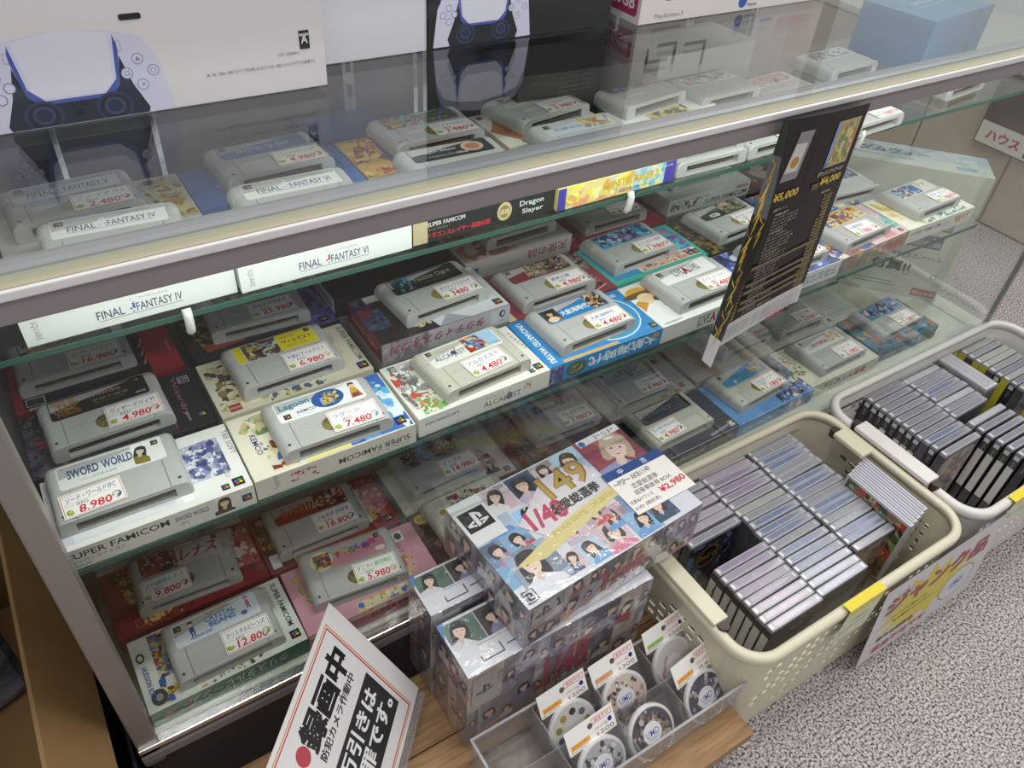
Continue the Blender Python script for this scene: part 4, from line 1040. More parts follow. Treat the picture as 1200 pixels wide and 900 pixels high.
def f_drag(p):
    p.r(0, 0, 190, 29, '1f2322'); p.r(0, 0, 18, 29, 'c0b28c'); p.t(SF, 18, 19, 5.5, 'e4e4e0', w=48, b=.8); p.t('スーパーファミコン', 20, 14, 2.6, 'c8c8c4', w=24); p.t('ドラゴンスレイヤー英雄伝説', 18, 4, 7, 'd83848', w=82, b=1.8)
    p.e(119, 15, 10, 12, 'c8b884'); p.e(119, 15, 7, 8, '8c7a4c'); p.t('英雄', 113, 11, 7, 'e8dcb0', w=12, b=1); p.t('Dragon', 140, 14, 9, 'e8ece8', w=34, b=.5); p.t('Slayer', 144, 4, 8, 'e8ece8', w=30, b=.5)
gamebox(342, 686, ZU, 0, 'black fronted game box with gold crest and red characters at the upper shelf edge', '1f2322', None, f_drag)
def f_mon(p):
    p.r(0, 0, 190, 29, 'e0cc78'); p.r(0, 0, 12, 29, '4440a0'); p.a(12, 0, 178, 29, ['e6d48c', 'f0e058', 'd8b468', 'e8a878', 'c8d8b8', 'f4ec9c'], 30, 201, .5); p.a(120, 0, 60, 29, ['b8d8e4', '7ab8d8', 'e8e4a0', '8cc8dc'], 12, 202, .4); p.r(172, 0, 18, 29, '4a3fa8'); p.t('MONSTER MAKER 3', 70, 12, 11, 'd8b830', w=90, b=3); p.t('モンスターメーカー3', 96, 3, 5, '2c2c48', w=54, b=1.5); p.t('SHVC-3M', 168, 22, 3, 'e0e0f0', w=16)
gamebox(533, 680, ZU, 1, 'yellow and purple picture game box at the upper shelf edge, right of the black one', 'd8c878', None, f_mon)
def l_ff(n, c1='3a58a8'):
    def f(p): p.r(0, 0, 103, 35, 'edeeee', 3); p.t('FINAL', 14, 9, 10, '34406c', w=25, b=.5); p.t(n, 49, 9, 10, '34406c', w=44, b=.5); p.r(14, 7, 76, .6, '5a68a0'); p.t('スーパーファミコン', 62, 27, 3, '55555c', w=28); p.q(4, 23, 8); p.a(42, 9, 6, 18, ['edeeee', c1, 'edeeee', c1], 6, 4, .32)
    return f
cartridge(-10, 703, ZU + 16, -3, l_ff('FANTASY IV'), 'grey cartridge with white label and blue title, cut by the counter rail at far left')
cartridge(172, 700, ZU + 16, -1.2, l_ff('FANTASY VI', 'b83838'), 'grey cartridge with white label and red emblem, right behind the counter rail')
def l_ds(p): p.r(0, 0, 103, 35, '34383c', 4); p.t('Dragon Slayer', 10, 16, 8, 'd8dcdc', w=50, b=.5); p.e(80, 18, 14, 12, 'd8b498'); p.e(80, 18, 9, 8, 'b07a60'); p.t('ドラゴンスレイヤー英雄伝説', 20, 6, 5, 'e0d4d0', w=50, b=1.5)
cartridge(364, 702, ZU + 16, -2, l_ds, 'grey cartridge with charcoal label and gold crest, behind the counter rail')
def l_mn(p): p.r(0, 0, 103, 35, 'ccd4dc', 4); p.t('モンスターメーカー3', 14, 10, 8, '3a50a0', w=46, b=2); p.a(58, 4, 44, 27, ['d8dce0', 'c8b058', '8c94b8', 'e0cc78', 'b87858'], 24, 205, .28); p.q(4, 20, 8)
cartridge(548, 698, ZU + 16, 0, l_mn, 'grey cartridge with pale blue and yellow label, behind the counter rail right of centre')
for x_, y_, r_, w_ in ((-8, 706, -3, 'first'), (174, 703, -1.2, 'second'), (366, 705, -2, 'third'), (550, 701, 0, 'fourth')):
    gamebox(x_, y_, ZU + 16, r_, 'white booklet under the ' + w_ + ' cartridge from the left behind the counter rail', 'dcdad4', lambda p: p.r(2, 2, 120, 74, 'd4d2cc'), None, None, 124, 78, 15.6, name='instruction_booklet', cat='booklet', group='instruction booklets on the upper shelf')
def b_f5(p): p.r(1, 1, 188, 103, 'dcdcd2'); p.a(148, 6, 40, 94, ['d8cfae', 'd8b840', 'c89a30', 'e8dc9c', 'a07838'], 22, 207, .26); p.t('ファイナル', 142, 88, 6, '3a3a40', rot=-78, w=46); p.q(152, 88, 10); p.q(136, 6, 10)
gamebox(-41, 800, ZU, 0, 'white game box with yellow bird-coloured art at its right, upper shelf behind the rail', 'dcdcd2', b_f5, None)
cartridge(-26, 815, ZU, 3, l_ff('FANTASY V', '9ab0d8'), 'grey cartridge with white label and 2.480 price sticker, upper shelf far left', (60, 3, -2, 'ファイナル5', '3aa06a', '2.480', 'b83a4a'), tagc='b8a048')
def b_my(p): p.r(1, 1, 188, 103, '4f74b8'); p.a(30, 40, 150, 60, ['4f74b8', '3f60a8', '7c9cd0'], 12, 209, .3); p.r(34, 12, 16, 92, '8c96ac'); p.t('SQUARESOFT', 4, 4, 5, '20346c', w=44, b=1)
gamebox(150, 798, ZU, 0, 'blue game box with square brand lettering, upper shelf', '4f74b8', b_my, None)
def l_my(p): p.r(0, 0, 103, 35, '6484b8', 4); p.t('MYSTIC QUEST', 20, 9, 11, 'd0dcea', w=64, b=2); p.t('ファイナルファンタジーUSA', 26, 23, 4.5, 'dde4ee', w=50, b=1); p.q(4, 24, 7)
cartridge(188, 826, ZU, 3, l_my, 'grey cartridge with steel blue label and 4.980 price sticker on upper shelf', (62, 4, -2, 'ミスティッククエスト', '3aa060', '4.980', 'a87848'))
def b_df(p): p.r(1, 1, 188, 103, 'c8a878'); p.a(2, 2, 50, 100, ['d8a850', 'c86838', 'e8cc80', '8c4a34', 'd8b468'], 30, 211, .25); p.e(16, 90, 10, 7, 'e8c830'); p.r(42, 10, 12, 92, '3f5098', rot=-3); p.a(150, 4, 36, 70, ['8ca8b8', '4a6a9c', 'b8543c'], 12, 5)
gamebox(342, 800, ZU, 0, 'orange and blue game box with yellow oval mark, upper shelf', 'c8a878', b_df, None)
def l_df(p): p.r(0, 0, 103, 35, '70787a', 4); p.a(1, 1, 52, 33, ['b8543c', '4a9aa0', 'd8b050', '6c3430', '8cc0c0', 'c86a3c'], 40, 213, .24); p.t('ライトファンタジー', 56, 16, 9, 'a8b048', w=42, b=3); p.t('ライト', 62, 5, 7, 'c8cc60', w=28, b=2)
cartridge(392, 826, ZU, 1.5, l_df, 'grey cartridge with red and teal art label and 3.980 sticker on upper shelf', (60, 3, -3, 'ライトファンタジー', '3a50b0', '3.980', '7a9a6a'), tagc='6f6a34')
def b_db(p): p.r(1, 1, 188, 103, 'e4e0d8'); p.p([(2, 50), (40, 103), (80, 60), (60, 8), (30, 10)], 'b87850'); p.a(20, 30, 40, 50, ['b87850', 'a06038', 'd09868'], 8, 7); p.q(6, 90, 9); p.t('BOX', 26, 4, 8, '5a5a60', w=16, b=1)
gamebox(540, 802, ZU, 0, 'white and terracotta game box, upper shelf right of centre', 'e4e0d8', b_db, None)
def l_db(p): p.r(0, 0, 103, 35, 'e0dfd8', 4); p.a(34, 3, 67, 29, ['e0d078', 'd8b040', '3a3a80', 'c85a3c', 'e8e4a0', '6a5a9c'], 36, 215, .26); p.q(5, 22, 8); p.r(10, 5, 26, 3, 'c8c8bc')
cartridge(572, 822, ZU, 9, l_db, 'grey cartridge with yellow picture label and 3.980 sticker, upper shelf right of centre', (52, 4, -4, 'マジカルタルルート', '4a68c0', '3.980', '5a7a8a'))
def b_wr(p): p.r(1, 1, 188, 103, 'e6e6e2'); p.a(60, 2, 80, 40, ['c8b858', '4a4a40', 'e0d888'], 14, 8)
gamebox(716, 782, ZU, 6, 'white game box seen through the counter glass, right of the terracotta one', 'e6e6e2', b_wr, None)
def l_wr(p): p.r(0, 0, 103, 35, '7c86a0', 4); p.a(2, 2, 70, 31, ['5a6488', '8c6a78', '3a3f68', 'a0a8b8', 'a87058'], 30, 217, .26); p.r(74, 2, 28, 31, 'd0c4a8')
cartridge(736, 806, ZU, 8, l_wr, 'grey cartridge with dusky blue and red label in clear wrap, upper shelf')
# carts with their slots to the front edge
for i, (x, y, z, r_, c_, tx) in enumerate((
        (728, 683, 177, -1, 'c8c8c8', 'lower of the two stacked cartridges just right of the yellow box'),
        (724, 686, 197, 0, 'b84858', 'upper of the two stacked cartridges just right of the yellow box'),
        (860, 682, 177, 1, '3c3c44', 'single cartridge touching the left edge of the hanging poster at the shelf edge'),
        (1062, 664, 177, 3, '3a4a68', 'cartridge at the shelf edge immediately right of the hanging poster top'),
        (1345, 700, 177, 5, 'e0d4d0', 'farthest right cartridge on the upper shelf, slot facing the counter front'),
        (880, 800, 177, 4, '9cb8a8', 'cartridge under the counter glass with pale green label'),
        (876, 802, 197, 2, 'a8b0b8', 'cartridge on top of the one with pale green label'),
        (1020, 790, 177, 6, 'c8a0a0', 'cartridge with pale red label deep under the counter glass'),
        (1160, 800, 177, -4, 'b8a888', 'cartridge with tan label deep under the counter glass'),
        (1164, 803, 197, 3, '8c9ca8', 'cartridge on top of the one with tan label'))):
    cartridge(x, y, z, r_, (lambda cc: lambda p: (p.r(0, 0, 103, 35, 'e0e0de', 4), p.a(4, 3, 95, 29, [cc, 'd8d8d4', cc, '5a5a60', 'b05048', 'e8e8e4'], 26, 220 + i, .26)))(c_),
              'grey ' + tx, (62, 4, -2, 'セール品', '4a68c0', '1.980') if i in (2, 3, 4, 8) else None)
# price card lying in front of them, dark boxes behind
gamebox(800, 705, 181, -3, 'white card with bold black characters lying under the counter glass', 'e4e4e2', lambda p: (p.r(0, 0, 60, 40, 'e8e8e6'), p.t('未開封', 4, 8, 20, '26262a', w=50, b=4)), None, None, 60, 40, 2, name='price_card', cat='price card', group='loose cards')
gamebox(600, 880, 260, -4, 'black carton lying at the back under the counter glass', '34322e', lambda p: (p.r(1, 1, 208, 103, '3a3833'), p.fr(180, 50, 12, 22, 1, 'b8b8b4')), None, None, 210, 105, 80, name='console_carton', cat='box', group='cartons at the back of the case')
gamebox(860, 890, 250, 2, 'light grey carton lying at the back under the counter glass', 'a8a8a6', lambda p: p.r(2, 2, 206, 96, 'b0b0ae'), None, None, 210, 100, 70, name='console_carton', cat='box', group='cartons at the back of the case')
def b_blue(p): p.r(1, 1, 228, 138, '6f9cc4'); p.fr(60, 60, 90, 40, 1.4, 'e0e8f0'); p.t('NINTENDO DS', 66, 72, 14, 'dce6ee', w=78, b=1.5)
gamebox(1400, 800, 270, 8, 'light blue console carton under the counter glass at the right', '5583b2', b_blue, None, None, 230, 140, 90, name='console_carton', cat='box', group='cartons at the back of the case')
gamebox(330, 925, 207, 12, 'navy carton lying at the back under the counter glass behind the crested cartridge', '2c4a8c', lambda p: p.r(2, 2, 90, 56, '34549c'), None, None, 95, 60, 30, name='console_carton', cat='box', group='cartons at the back of the case')

# ---- big white carton standing slantwise at the right end of the case
ang = math.degrees(math.atan2(-109, 100))
wc = thing('white_carton', 'large white carton with black characters standing slantwise at the right end of the case', 'box', W(1326, 934, -284), ang + .0)
bx('carton', (0, 0, 0, 370, 95, 288), mat('white_card', 'd4d5c8', 0.45, coat=.2), wc, 1.5)
p = P()
p.r(1, 1, 368, 286, 'd2d3c4'); p.t('付属!!', 216, 58, 24, '34343a', w=78, b=3); p.t('カード＆特典ディスプレイシール', 196, 92, 11, '3a3a3c', w=150, b=1)
for i in range(2):
    for j in range(6): p.r(215 + j * 20 + i * 6, 120 + i * 42, 19, 30, '6c6a7c'); p.r(217 + j * 20 + i * 6, 124 + i * 42, 15, 12, 'a8a6b4')
p.r(316, 6, 50, 18, 'b86a64'); p.t('税込価格', 319, 10, 9, 'e8dcd8', w=44); p.r(190, 20, 90, 2, '8c8c88'); p.r(190, 28, 80, 2, '8c8c88'); p.fr(340, 52, 12, 10, 1.4, '4a4a4c'); p.e(290, 58, 6, 7, '5a5a5c'); p.e(290, 58, 4.4, 5.4, 'd2d3c4')
p.make('front_print', wc, (0, 0, 0), (1, 0, 0), (0, 0, 1))
p = P(); p.r(1, 1, 368, 93, 'd0d4d0'); p.a(1, 40, 368, 54, ['c4ccd0', 'b0bcc8', 'd0d4d0'], 14, 9, .7); p.t('ガンダムウォー', 60, 44, 26, '4a4c50', w=190, b=1.5, sh=.3); p.r(300, 14, 40, 16, '9ab8c8'); p.t('TRADING CARD GAME', 110, 24, 8, '6c7074', w=110)
p.make('top_print', wc, (0, 0, 288))

# ------------------------------------------------------------------ console boxes on the counter
def controller(p, cx, cy, s, body='d9d8ef', dark='25273c'):
    k = s
    def T(pts): return [(cx + a * k, cy + b * k) for a, b in pts]
    p.p(T([(-100, -40), (-92, 20), (-78, 46), (-50, 56), (0, 62), (50, 56), (78, 46), (92, 20), (100, -40), (92, -90), (70, -96), (46, -50), (-46, -50), (-70, -96), (-92, -90)]), body)
    p.p(T([(-50, 52), (-44, 6), (-30, -8), (30, -8), (44, 6), (50, 52), (53, 40), (46, -6), (68, -50), (52, -60), (36, -44), (-36, -44), (-52, -60), (-68, -50), (-46, -6), (-53, 40)]), '4a5cae')
    p.p(T([(-52, 30), (-46, -2), (-34, -12), (34, -12), (46, -2), (52, 30), (60, -2), (72, -30), (64, -52), (38, -48), (26, -42), (-26, -42), (-38, -48), (-64, -52), (-72, -30), (-60, -2)]), dark)
    p.p(T([(-46, 54), (-40, 2), (-30, -6), (30, -6), (40, 2), (46, 54), (0, 62)]), 'e3e2f3')
    for q in (-1, 1):
        p.e(cx + q * 36 * k, cy - 24 * k, 19 * k, 17 * k, '31395c'); p.e(cx + q * 36 * k, cy - 24 * k, 16 * k, 14 * k, '1f2233'); p.e(cx + q * 36 * k, cy - 23 * k, 11 * k, 10 * k, '3d4668'); p.e(cx + q * 36 * k, cy - 23 * k, 8 * k, 7 * k, '272c44')
    for dx, dy in ((0, 14), (0, -14), (14, 0), (-14, 0)):
        X_, Y_ = cx + (70 + dx) * k, cy + (10 + dy) * k
        p.e(X_, Y_, 6.2 * k, 6.2 * k, '8c8fb8'); p.e(X_, Y_, 5.2 * k, 5.2 * k, 'dcdbef')
    p.e(cx + 84 * k, cy + 10 * k, 3 * k, 3 * k, '8c8fb8', 12); p.e(cx + 84 * k, cy + 10 * k, 2.2 * k, 2.2 * k, 'dcdbef', 12)
    p.r(cx + 53.5 * k, cy + 7.5 * k, 5 * k, 5 * k, '8c8fb8'); p.r(cx + 54.4 * k, cy + 8.4 * k, 3.2 * k, 3.2 * k, 'dcdbef')
    p.p([(cx + 67 * k, cy + 22 * k), (cx + 73 * k, cy + 22 * k), (cx + 70 * k, cy + 27 * k)], '8c8fb8'); p.t('x', cx + 68.3 * k, cy - 6 * k, 4.5 * k, '8c8fb8')
    for dx, dy in ((0, 11), (0, -11), (11, 0), (-11, 0)):
        X_, Y_ = cx + (-70 + dx) * k, cy + (10 + dy) * k
        p.e(X_, Y_, 6 * k, 6 * k, '6c70a0', 8); p.e(X_, Y_, 5 * k, 5 * k, 'dcdbef', 8)
    p.swirl(cx, cy - 24 * k, 10 * k, '0f1017')
    for j in range(2):
        for i in range(4): p.r(cx + (-7 + i * 4) * k, cy + (-14 - j * 3) * k, 2.4 * k, 1.2 * k, '10111a')
    for q in (-1, 1): p.r(cx + (q * 54 - 2) * k, cy + 34 * k, 4 * k, 11 * k, 'a8a9cc', 1.5 * k); p.r(cx + (q * 54 - 1.3) * k, cy + 34.8 * k, 2.6 * k, 9.4 * k, 'dedcf0', 1 * k)


ZT = 339.9
def bigbox(x0, x1, y, d, h, label, col, prn, side=None, rot=0):
    b = thing('console_box', label, 'console box', W(x0, y, ZT), rot, 'console boxes on the counter')
    bx('carton', (0, 0, 0, x1 - x0, d, h), mat('carton_' + col, col, .4, coat=.2), b, 1.5)
    p = P(); prn(p, x1 - x0, h); p.make('front_print', b, (0, 0, 0), (1, 0, 0), (0, 0, 1))
    if side:
        p = P(); side(p); p.make('side_print', b, (0, d, 0), (0, -1, 0), (0, 0, 1))
    return b
def pr1(p, w, h):
    p.r(1, 1, w - 2, h - 2, 'e6e1e4')
    p2 = P(); controller(p2, 169, 29, .79)
    # keep the picture inside the face
    for f, c in zip(p2.f, p2.c):
        pts = clip([(p2.v[i][0], p2.v[i][1]) for i in f], 1, 1, w - 1, h - 1)
        z = p2.v[f[0]][2]
        if len(pts) >= 3:
            n = len(p.v); p.v += [(a, b, z + .05) for a, b in pts]; p.f.append(tuple(range(n, n + len(pts)))); p.c.append(c)
    p.z = p2.z + .1
    p.r(217, 80, 18, 5, '1d1f2b', 2)
    p.r(370, 38, 10, 17, '23232a'); p.t('A', 371.6, 43, 8, 'e6e1e4', w=7, b=2); p.r(370.5, 50, 9, 2.2, 'e6e1e4'); p.t('CERO', 371, 50.4, 1.6, '23232a', w=8)
    p.t('CFI-1200A01', 348, 34, 2.6, '6c6c78', w=20); p.t('8K、4K、120Hz、HDR コンテンツをお楽しみいただくには、対応したテレビやアプリが必要です。', 280, 24, 3.4, '5c5c68', w=104)
bigbox(-109, 286, 757, 160, 400, 'large white console box with pale lavender game controller picture, far left on the counter', 'e6e1e4', pr1)
def pr2(p, w, h): p.r(1, 1, w - 2, h - 2, 'dedce6'); p.r(w - 3, 1, 2, h - 2, 'c8c6d4')
bigbox(290, 424, 808, 130, 390, 'plain white console box between the two controller pictures', 'dedce6', pr2)
def pr3(p, w, h):
    p.r(1, 1, w - 2, h - 2, '141418'); p.r(16, 1, 1.6, h, '4a6ad8'); p.r(1, 1, 14, h, '101013'); p.t('PS5', 5, 60, 4, '5a5a64', rot=-90)
    p9 = P(); controller(p9, 72, 28, .65, dark='1b1c26')
    for f, c in zip(p9.f, p9.c):
        pts = clip([(p9.v[i][0], p9.v[i][1]) for i in f], 1, 1, w - 1, h - 1)
        if len(pts) >= 3:
            n = len(p.v); p.v += [(a, b, p9.v[f[0]][2] + .1) for a, b in pts]; p.f.append(tuple(range(n, n + len(pts)))); p.c.append(c)
    p.z = p9.z + .2
    for i in range(4): p.t('本体のほかに別途テレビ等が必要です。', 188, 74 - i * 6, 3.2, '9c9ca2', w=60)
bigbox(426, 684, 810, 130, 400, 'black console box with white controller picture and small white lettering', '141418', pr3)
def pr4(p, w, h):
    p.r(1, 1, w - 2, h - 2, 'e9e1e2')
    p.t('PlayStation.3', 26, 4, 7, '3a3a40', w=48); s_ = 'S3'
    c_ = '26262c'
    p.r(22, 30, 5, 20, c_, 2); p.r(22, 46, 40, 5, c_, 2); p.r(40, 26, 34, 5, c_, 2); p.r(70, 26, 5, 30, c_, 2); p.r(88, 30, 40, 5, c_, 2); p.r(124, 30, 5, 34, c_, 2)
    p.e(182, 12, 8, 8, '2f5cb0'); p.t('PlayStation', 192, 12, 5, '3a3a48', w=24, b=1); p.t('Network', 192, 5, 5, '3a3a48', w=18, b=1); p.r(226, 14, 24, 5, '7a9ad0'); p.r(262, 16, 70, 12, 'e0b8c4')
def sd4(p): p.r(0, 0, 200, 300, 'dcd4da'); p.r(128, 8, 66, 34, 'a83a64', 5); p.t('120GB', 134, 16, 16, 'f0e4ea', w=54, b=2)
b4 = bigbox(716, 1072, 792, 200, 320, 'white console box with crimson capacity badge on its side, right end of the counter boxes', 'e4dce0', pr4, sd4)

# ------------------------------------------------------------------ hanging price list poster
def poster_warp(a, b, c):
    """a across the sheet (flap below 60), b up; right part flat on the glass, left flap folds out toward the shop"""
    k = max(0.0, 1 - b / 300.0)
    xf = 703 - 22 * k
    t = max(0.0, (a - 60) / 240.0)
    z = 42 + b * (0.93 + .01 * (1 - t)) - 36 * (1 - t) ** 2 * k
    if a >= 60:
        return (xf + t * (846 - xf), 523 - 6 * math.sin(t * 3.14) * .6 - c, z + FZ)
    s_ = 60 - a
    wf = (4 + 22 * math.sin(min(1.0, k * 2.2) * 1.57) - 10 * k) / 60.0
    return (xf - 5 * math.sin(min(1, s_ / 14) * 1.57) + s_ * .12 + c, 523 - s_ * wf, z + FZ - s_ * .12 * k)


po = thing('hanging_poster', 'black price list poster with gold lettering, hung from the counter rail', 'poster', (0, 0, 0))
p = P()
def grid_rect(p, x, y, w, h, col, nx=24, ny=10):
    p.z += p.STEP
    for i in range(nx):
        for j in range(ny):
            n = len(p.v)
            a0, a1, b0, b1 = x + w * i / nx, x + w * (i + 1) / nx, y + h * j / ny, y + h * (j + 1) / ny
            p.v += [(a0, b0, p.z), (a1, b0, p.z), (a1, b1, p.z), (a0, b1, p.z)]
            p.f.append((n, n + 1, n + 2, n + 3)); p.c.append(lin(col))
PB = P(); PB.STEP = 0.0; PB.z = 0.0; grid_rect(PB, 0, 0, 300, 300, '17110f', 40, 14)
me = PB.mesh('sheet', warp=poster_warp); link('sheet', me, po)
# the reverse of the folded flap: dark teal with gold lightning, white foot, grey patch painting a reflection
rg = random.Random(5)
pr_ = P(); pr_.STEP = 0.0; pr_.z = -.4
grid_rect(pr_, 0, 0, 59, 300, '1c2422', 12, 14); pr_.z = -.5; grid_rect(pr_, 0, 0, 59, 40, 'dcdadc', 12, 3); pr_.z = -.5; grid_rect(pr_, 4, 200, 55, 66, '5c5e62', 10, 4)
pr_.z = -.6
def bolt(x, y, sc, c_):
    z0 = pr_.z
    for q in ([(0, 0), (9, -10), (5, -12)], [(5, -12), (9, -10), (18, -26), (12, -20)], [(3, -14), (8, -16), (12, -40), (7, -30)], [(4, -6), (24, 4), (20, -2)]):
        pr_.z = z0
        pts = clip([(x + a * sc, y + b * sc) for a, b in q], 1, 2, 57, 298)
        pr_.p(pts, c_)
for i in range(11):
    bolt(rg.uniform(4, 30), 262 - i * 21, rg.uniform(.7, 1.2), ('b8962c', 'd8b848', 'c8a038')[i % 3])
pr_.make('reverse_print', po, gloss=True, warp=poster_warp)
p.STEP = 0.03; p.z = 0.3
grid_rect(p, 60, 0, 240, 300, '17110f', 30, 14)
p.z = .35; grid_rect(p, 60, 0, 240, 34, 'd8d6da', 30, 2)
p.z = .4
for (x, c_) in ((76, 0), (196, 1)):
    p.fr(x, 196, 100, 98, .8, '4a3c34'); p.fr(x + 6, 214, 88, 76, .8, '3a2e28')
p.p([(100, 226), (142, 226), (148, 284), (112, 284)], '8c8c92'); p.p([(104, 236), (136, 236), (140, 270), (112, 270)], 'd0ccc8'); p.e(122, 248, 10, 7, 'b88c34', 9)
p.r(222, 226, 62, 60, 'b8a878'); p.r(214, 226, 9, 60, '8ca0d0'); p.a(226, 230, 54, 52, ['b0a070', 'd8804a', 'd8cc80', '8c9c58', 'c8c0b0'], 14, 3, .28); p.t('DS', 215.5, 228, 5, '24409c')
p.t('¥5,000', 98, 200, 13, 'd8b84c', w=62, b=2.5); p.t('¥4,000', 220, 200, 13, 'd8b84c', w=62, b=2.5); p.t('ポケットソフトゴールド', 204, 216, 7, 'e8dcc8', w=76, b=1); p.r(198, 200, 20, 8, '6c5c3c'); p.t('なし', 84, 218, 5, 'e8dcc8')
p.t('買取タイトル', 110, 188, 4, 'c8b894', w=34); p.t('買取価格', 236, 188, 4, 'c8b894', w=28)
names = ['YMCRT', 'タッチカーゴルルド', 'ゲットサイゴルド2', 'ゲットサイゴルド3', 'マリオキッズ', 'YSNBT', 'ルーンサボテン', 'ポケモンブラウザー', 'オールド・ブラームズ2', 'オールドブラームズ', 'ドラムサムラック5', 'コラボNAT', 'メテオカサンダース', 'ヌースポメテオース', '', 'ポケモンファイト', 'ポケモンソード', 'マザーコースト', 'ポケオパルトポート', '', 'ルケースラ', '', 'コンスタル', 'ポケルゼスト', '', 'VTBH トマモロ', '', 'ドラクラ', 'フェアリン 教官ラルサ', 'アルフ・ミコン']
pc = ['1,600', '1,600', '1,600', '1,000', '700', '700', '500', '1,500', '2,500', '5,800', '1,100', '2,500', '9,000', '1,100', '', '1,500', '1,500', '4,000', '4,000', '', '4,500', '', '3,000', '11,000', '', '1,500', '', '3,000', '3,800', '1,000']
for i, (a_, b_) in enumerate(zip(names, pc)):
    y = 181 - i * 4.9
    if a_:
        p.t(a_, 118, y, 3.1, 'cfc6bc', w=min(70, 7.0 * len(a_)), b=.6); p.t('¥' + b_, 276, y, 3.2, 'cdb85c', w=4.2 * (len(b_) + 1), b=1, al='r')
    else:
        p.r(104, y - .6, 176, 4.2, '7c7058'); p.t('ニンテンドーソフト', 160, y, 2.8, '2a241c', w=50)
    p.t('¥' + pc[(i * 7) % 14], 98, y, 3.2, 'cdb85c', w=20, b=1, al='r')
for i in range(5): p.t('掲載の価格は買取上限価格です。状態により減額の場合がございます。詳しくはスタッフまで。', 84, 29 - i * 4, 2.8, '3a3a40', w=196)
p.t('お宝倉庫', 196, 3, 7, 'c03038', w=44, b=3); p.t('新潟店', 246, 3, 7, '1f1f24', w=32, b=3)
p.make('poster_print', po, gloss=False, warp=poster_warp)

# ------------------------------------------------------------------ wooden stand
st = thing('wooden_stand', 'low wooden stand of pale pine boards in front of the case', 'stand', W(0, 0, -475))
for k, (y0, y1) in enumerate(((200, 300), (301.5, 402), (403.5, 500))):
    bx('board', (-160, y0, 82, 592, y1, 102), WOOD, st, 1.5)
for x in (-140, 560):
    bx('leg', (x, 215, 0, x + 26, 250, 82), WOOD, st, 1.5)
    bx('leg', (x, 450, 0, x + 26, 485, 82), WOOD, st, 1.5)

# ------------------------------------------------------------------ clear-wrapped idol picture boxes
BLK = '17171a'
def idol_top(p, w=282, d=172):
    rg = random.Random(11)
    p.r(0, 0, w, d, 'dfe3ee')
    cols = ['8cb4d8', 'c8a8b8', '5a6c90', 'b8d0e4', 'd8c0c8', '7c94b8', '3c4a68']
    hair = ['1f1b22', '2c2228', '3c2c28', '1a1a24']
    cl = ['c8504c', 'e8e8ec', '2c3a5c', '6ca0d8', 'd87898', 'c8b8d0', '34506c']
    sp = [(0, 100, 62, 40), (44, 128, 40, 42), (86, 124, 42, 46), (126, 132, 34, 38), (160, 126, 50, 46), (64, 88, 46, 34),
          (110, 96, 46, 30), (0, 60, 40, 40), (28, 66, 38, 34), (0, 30, 60, 34), (64, 8, 36, 30), (98, 4, 34, 40), (130, 2, 42, 46),
          (150, 30, 40, 34), (176, 2, 40, 40), (190, 40, 34, 30), (96, 40, 34, 30), (212, 6, 36, 40), (134, 46, 38, 28)]
    for i, (x, y, a, b) in enumerate(sp):
        p.por(x, y, min(a, w - x), min(b, d - y), rg.choice(cols), rg.choice(hair), rg.choice(cl), sd=i)
    p.por(204, 84, 78, 88, '9c4a58', 'c8b098', '9a9cc8', 'f4dccf', 30)
    p.r(0, 102, 46, 70, 'eef0f2'); p.swirl(23, 138, 30, 'f2f2f4', BLK)
    p.por(14, 10, 62, 62, 'a8b8d0', '2a2228', 'e8e8f4', 'f4dccc', 31)
    p.p([(60, 100), (86, 60), (150, 84), (200, 120), (190, 148), (130, 146), (90, 118)], 'e8e4ec')
    p.t('1/48', 72, 82, 30, 'c8426c', w=56, b=3, rot=-2); p.t('AKB', 80, 116, 12, 'e0d8e0', w=30, b=2)
    p.t('149', 120, 108, 42, '8c6c2c', w=74, b=3, rot=2); p.t('149', 121, 110, 38, 'c8a858', w=70, b=1, rot=2)
    p.t('恋愛総選挙', 110, 88, 16, '2c2428', w=78, b=3.5, rot=2); p.p([(20, 52), (110, 76), (190, 88), (240, 78), (192, 70), (120, 56), (60, 44)], 'e6d898'); p.t('SHOKAI GENTEI TOKUBETSU', 88, 64, 7, 'c8b060', w=110, rot=6, b=1)  # pale yellow band paints the glare streak across the foil
    p.fr(4, 4, 16, 18, 1.6, BLK); p.t('B', 7, 7, 11, BLK, w=10, b=3)
    p.r(210, 160, 72, 12, 'eef0f2'); p.t('PSP', 240, 162, 7, '7c808c', w=34); p.e(216, 165, 5, 5, '3f6cb0')
def idol_side(w, h, sd, big=True):
    def f(p):
        rg = random.Random(sd)
        p.r(0, 0, w, h, 'aaa5a8')
        x = 0
        k = 0
        while x < w:
            a = 14 + rg.random() * 22
            sp = h * (.3 + .4 * rg.random())
            for y, b in ((0, sp), (sp, h - sp)):
                p.por(x, y, min(a, w - x), b, rg.choice(['b8b0b4', '8c8490', 'c8b8b0', '6c6878', 'a8a4b0']), rg.choice(['2a2426', '3c2e2a', '4a3830']), rg.choice(['b05858', 'd8d4d8', '4a5068', '8a90b0', 'c89a8c']), sd=sd + k)
                k += 1
            x += a
        if big:
            p.r(6, h * .55, 34, h * .4, 'b8b6b8'); p.swirl(23, h * .75, min(24, h * .34), '2a2a2e')
            p.t('1/48', w * .42, h * .2, h * .5, 'b85468', w=w * .26, b=2.5, rot=3); p.t('恋愛総選挙', w * .38, h * .06, h * .2, 'd0ccd0', w=w * .3, b=2)
    return f
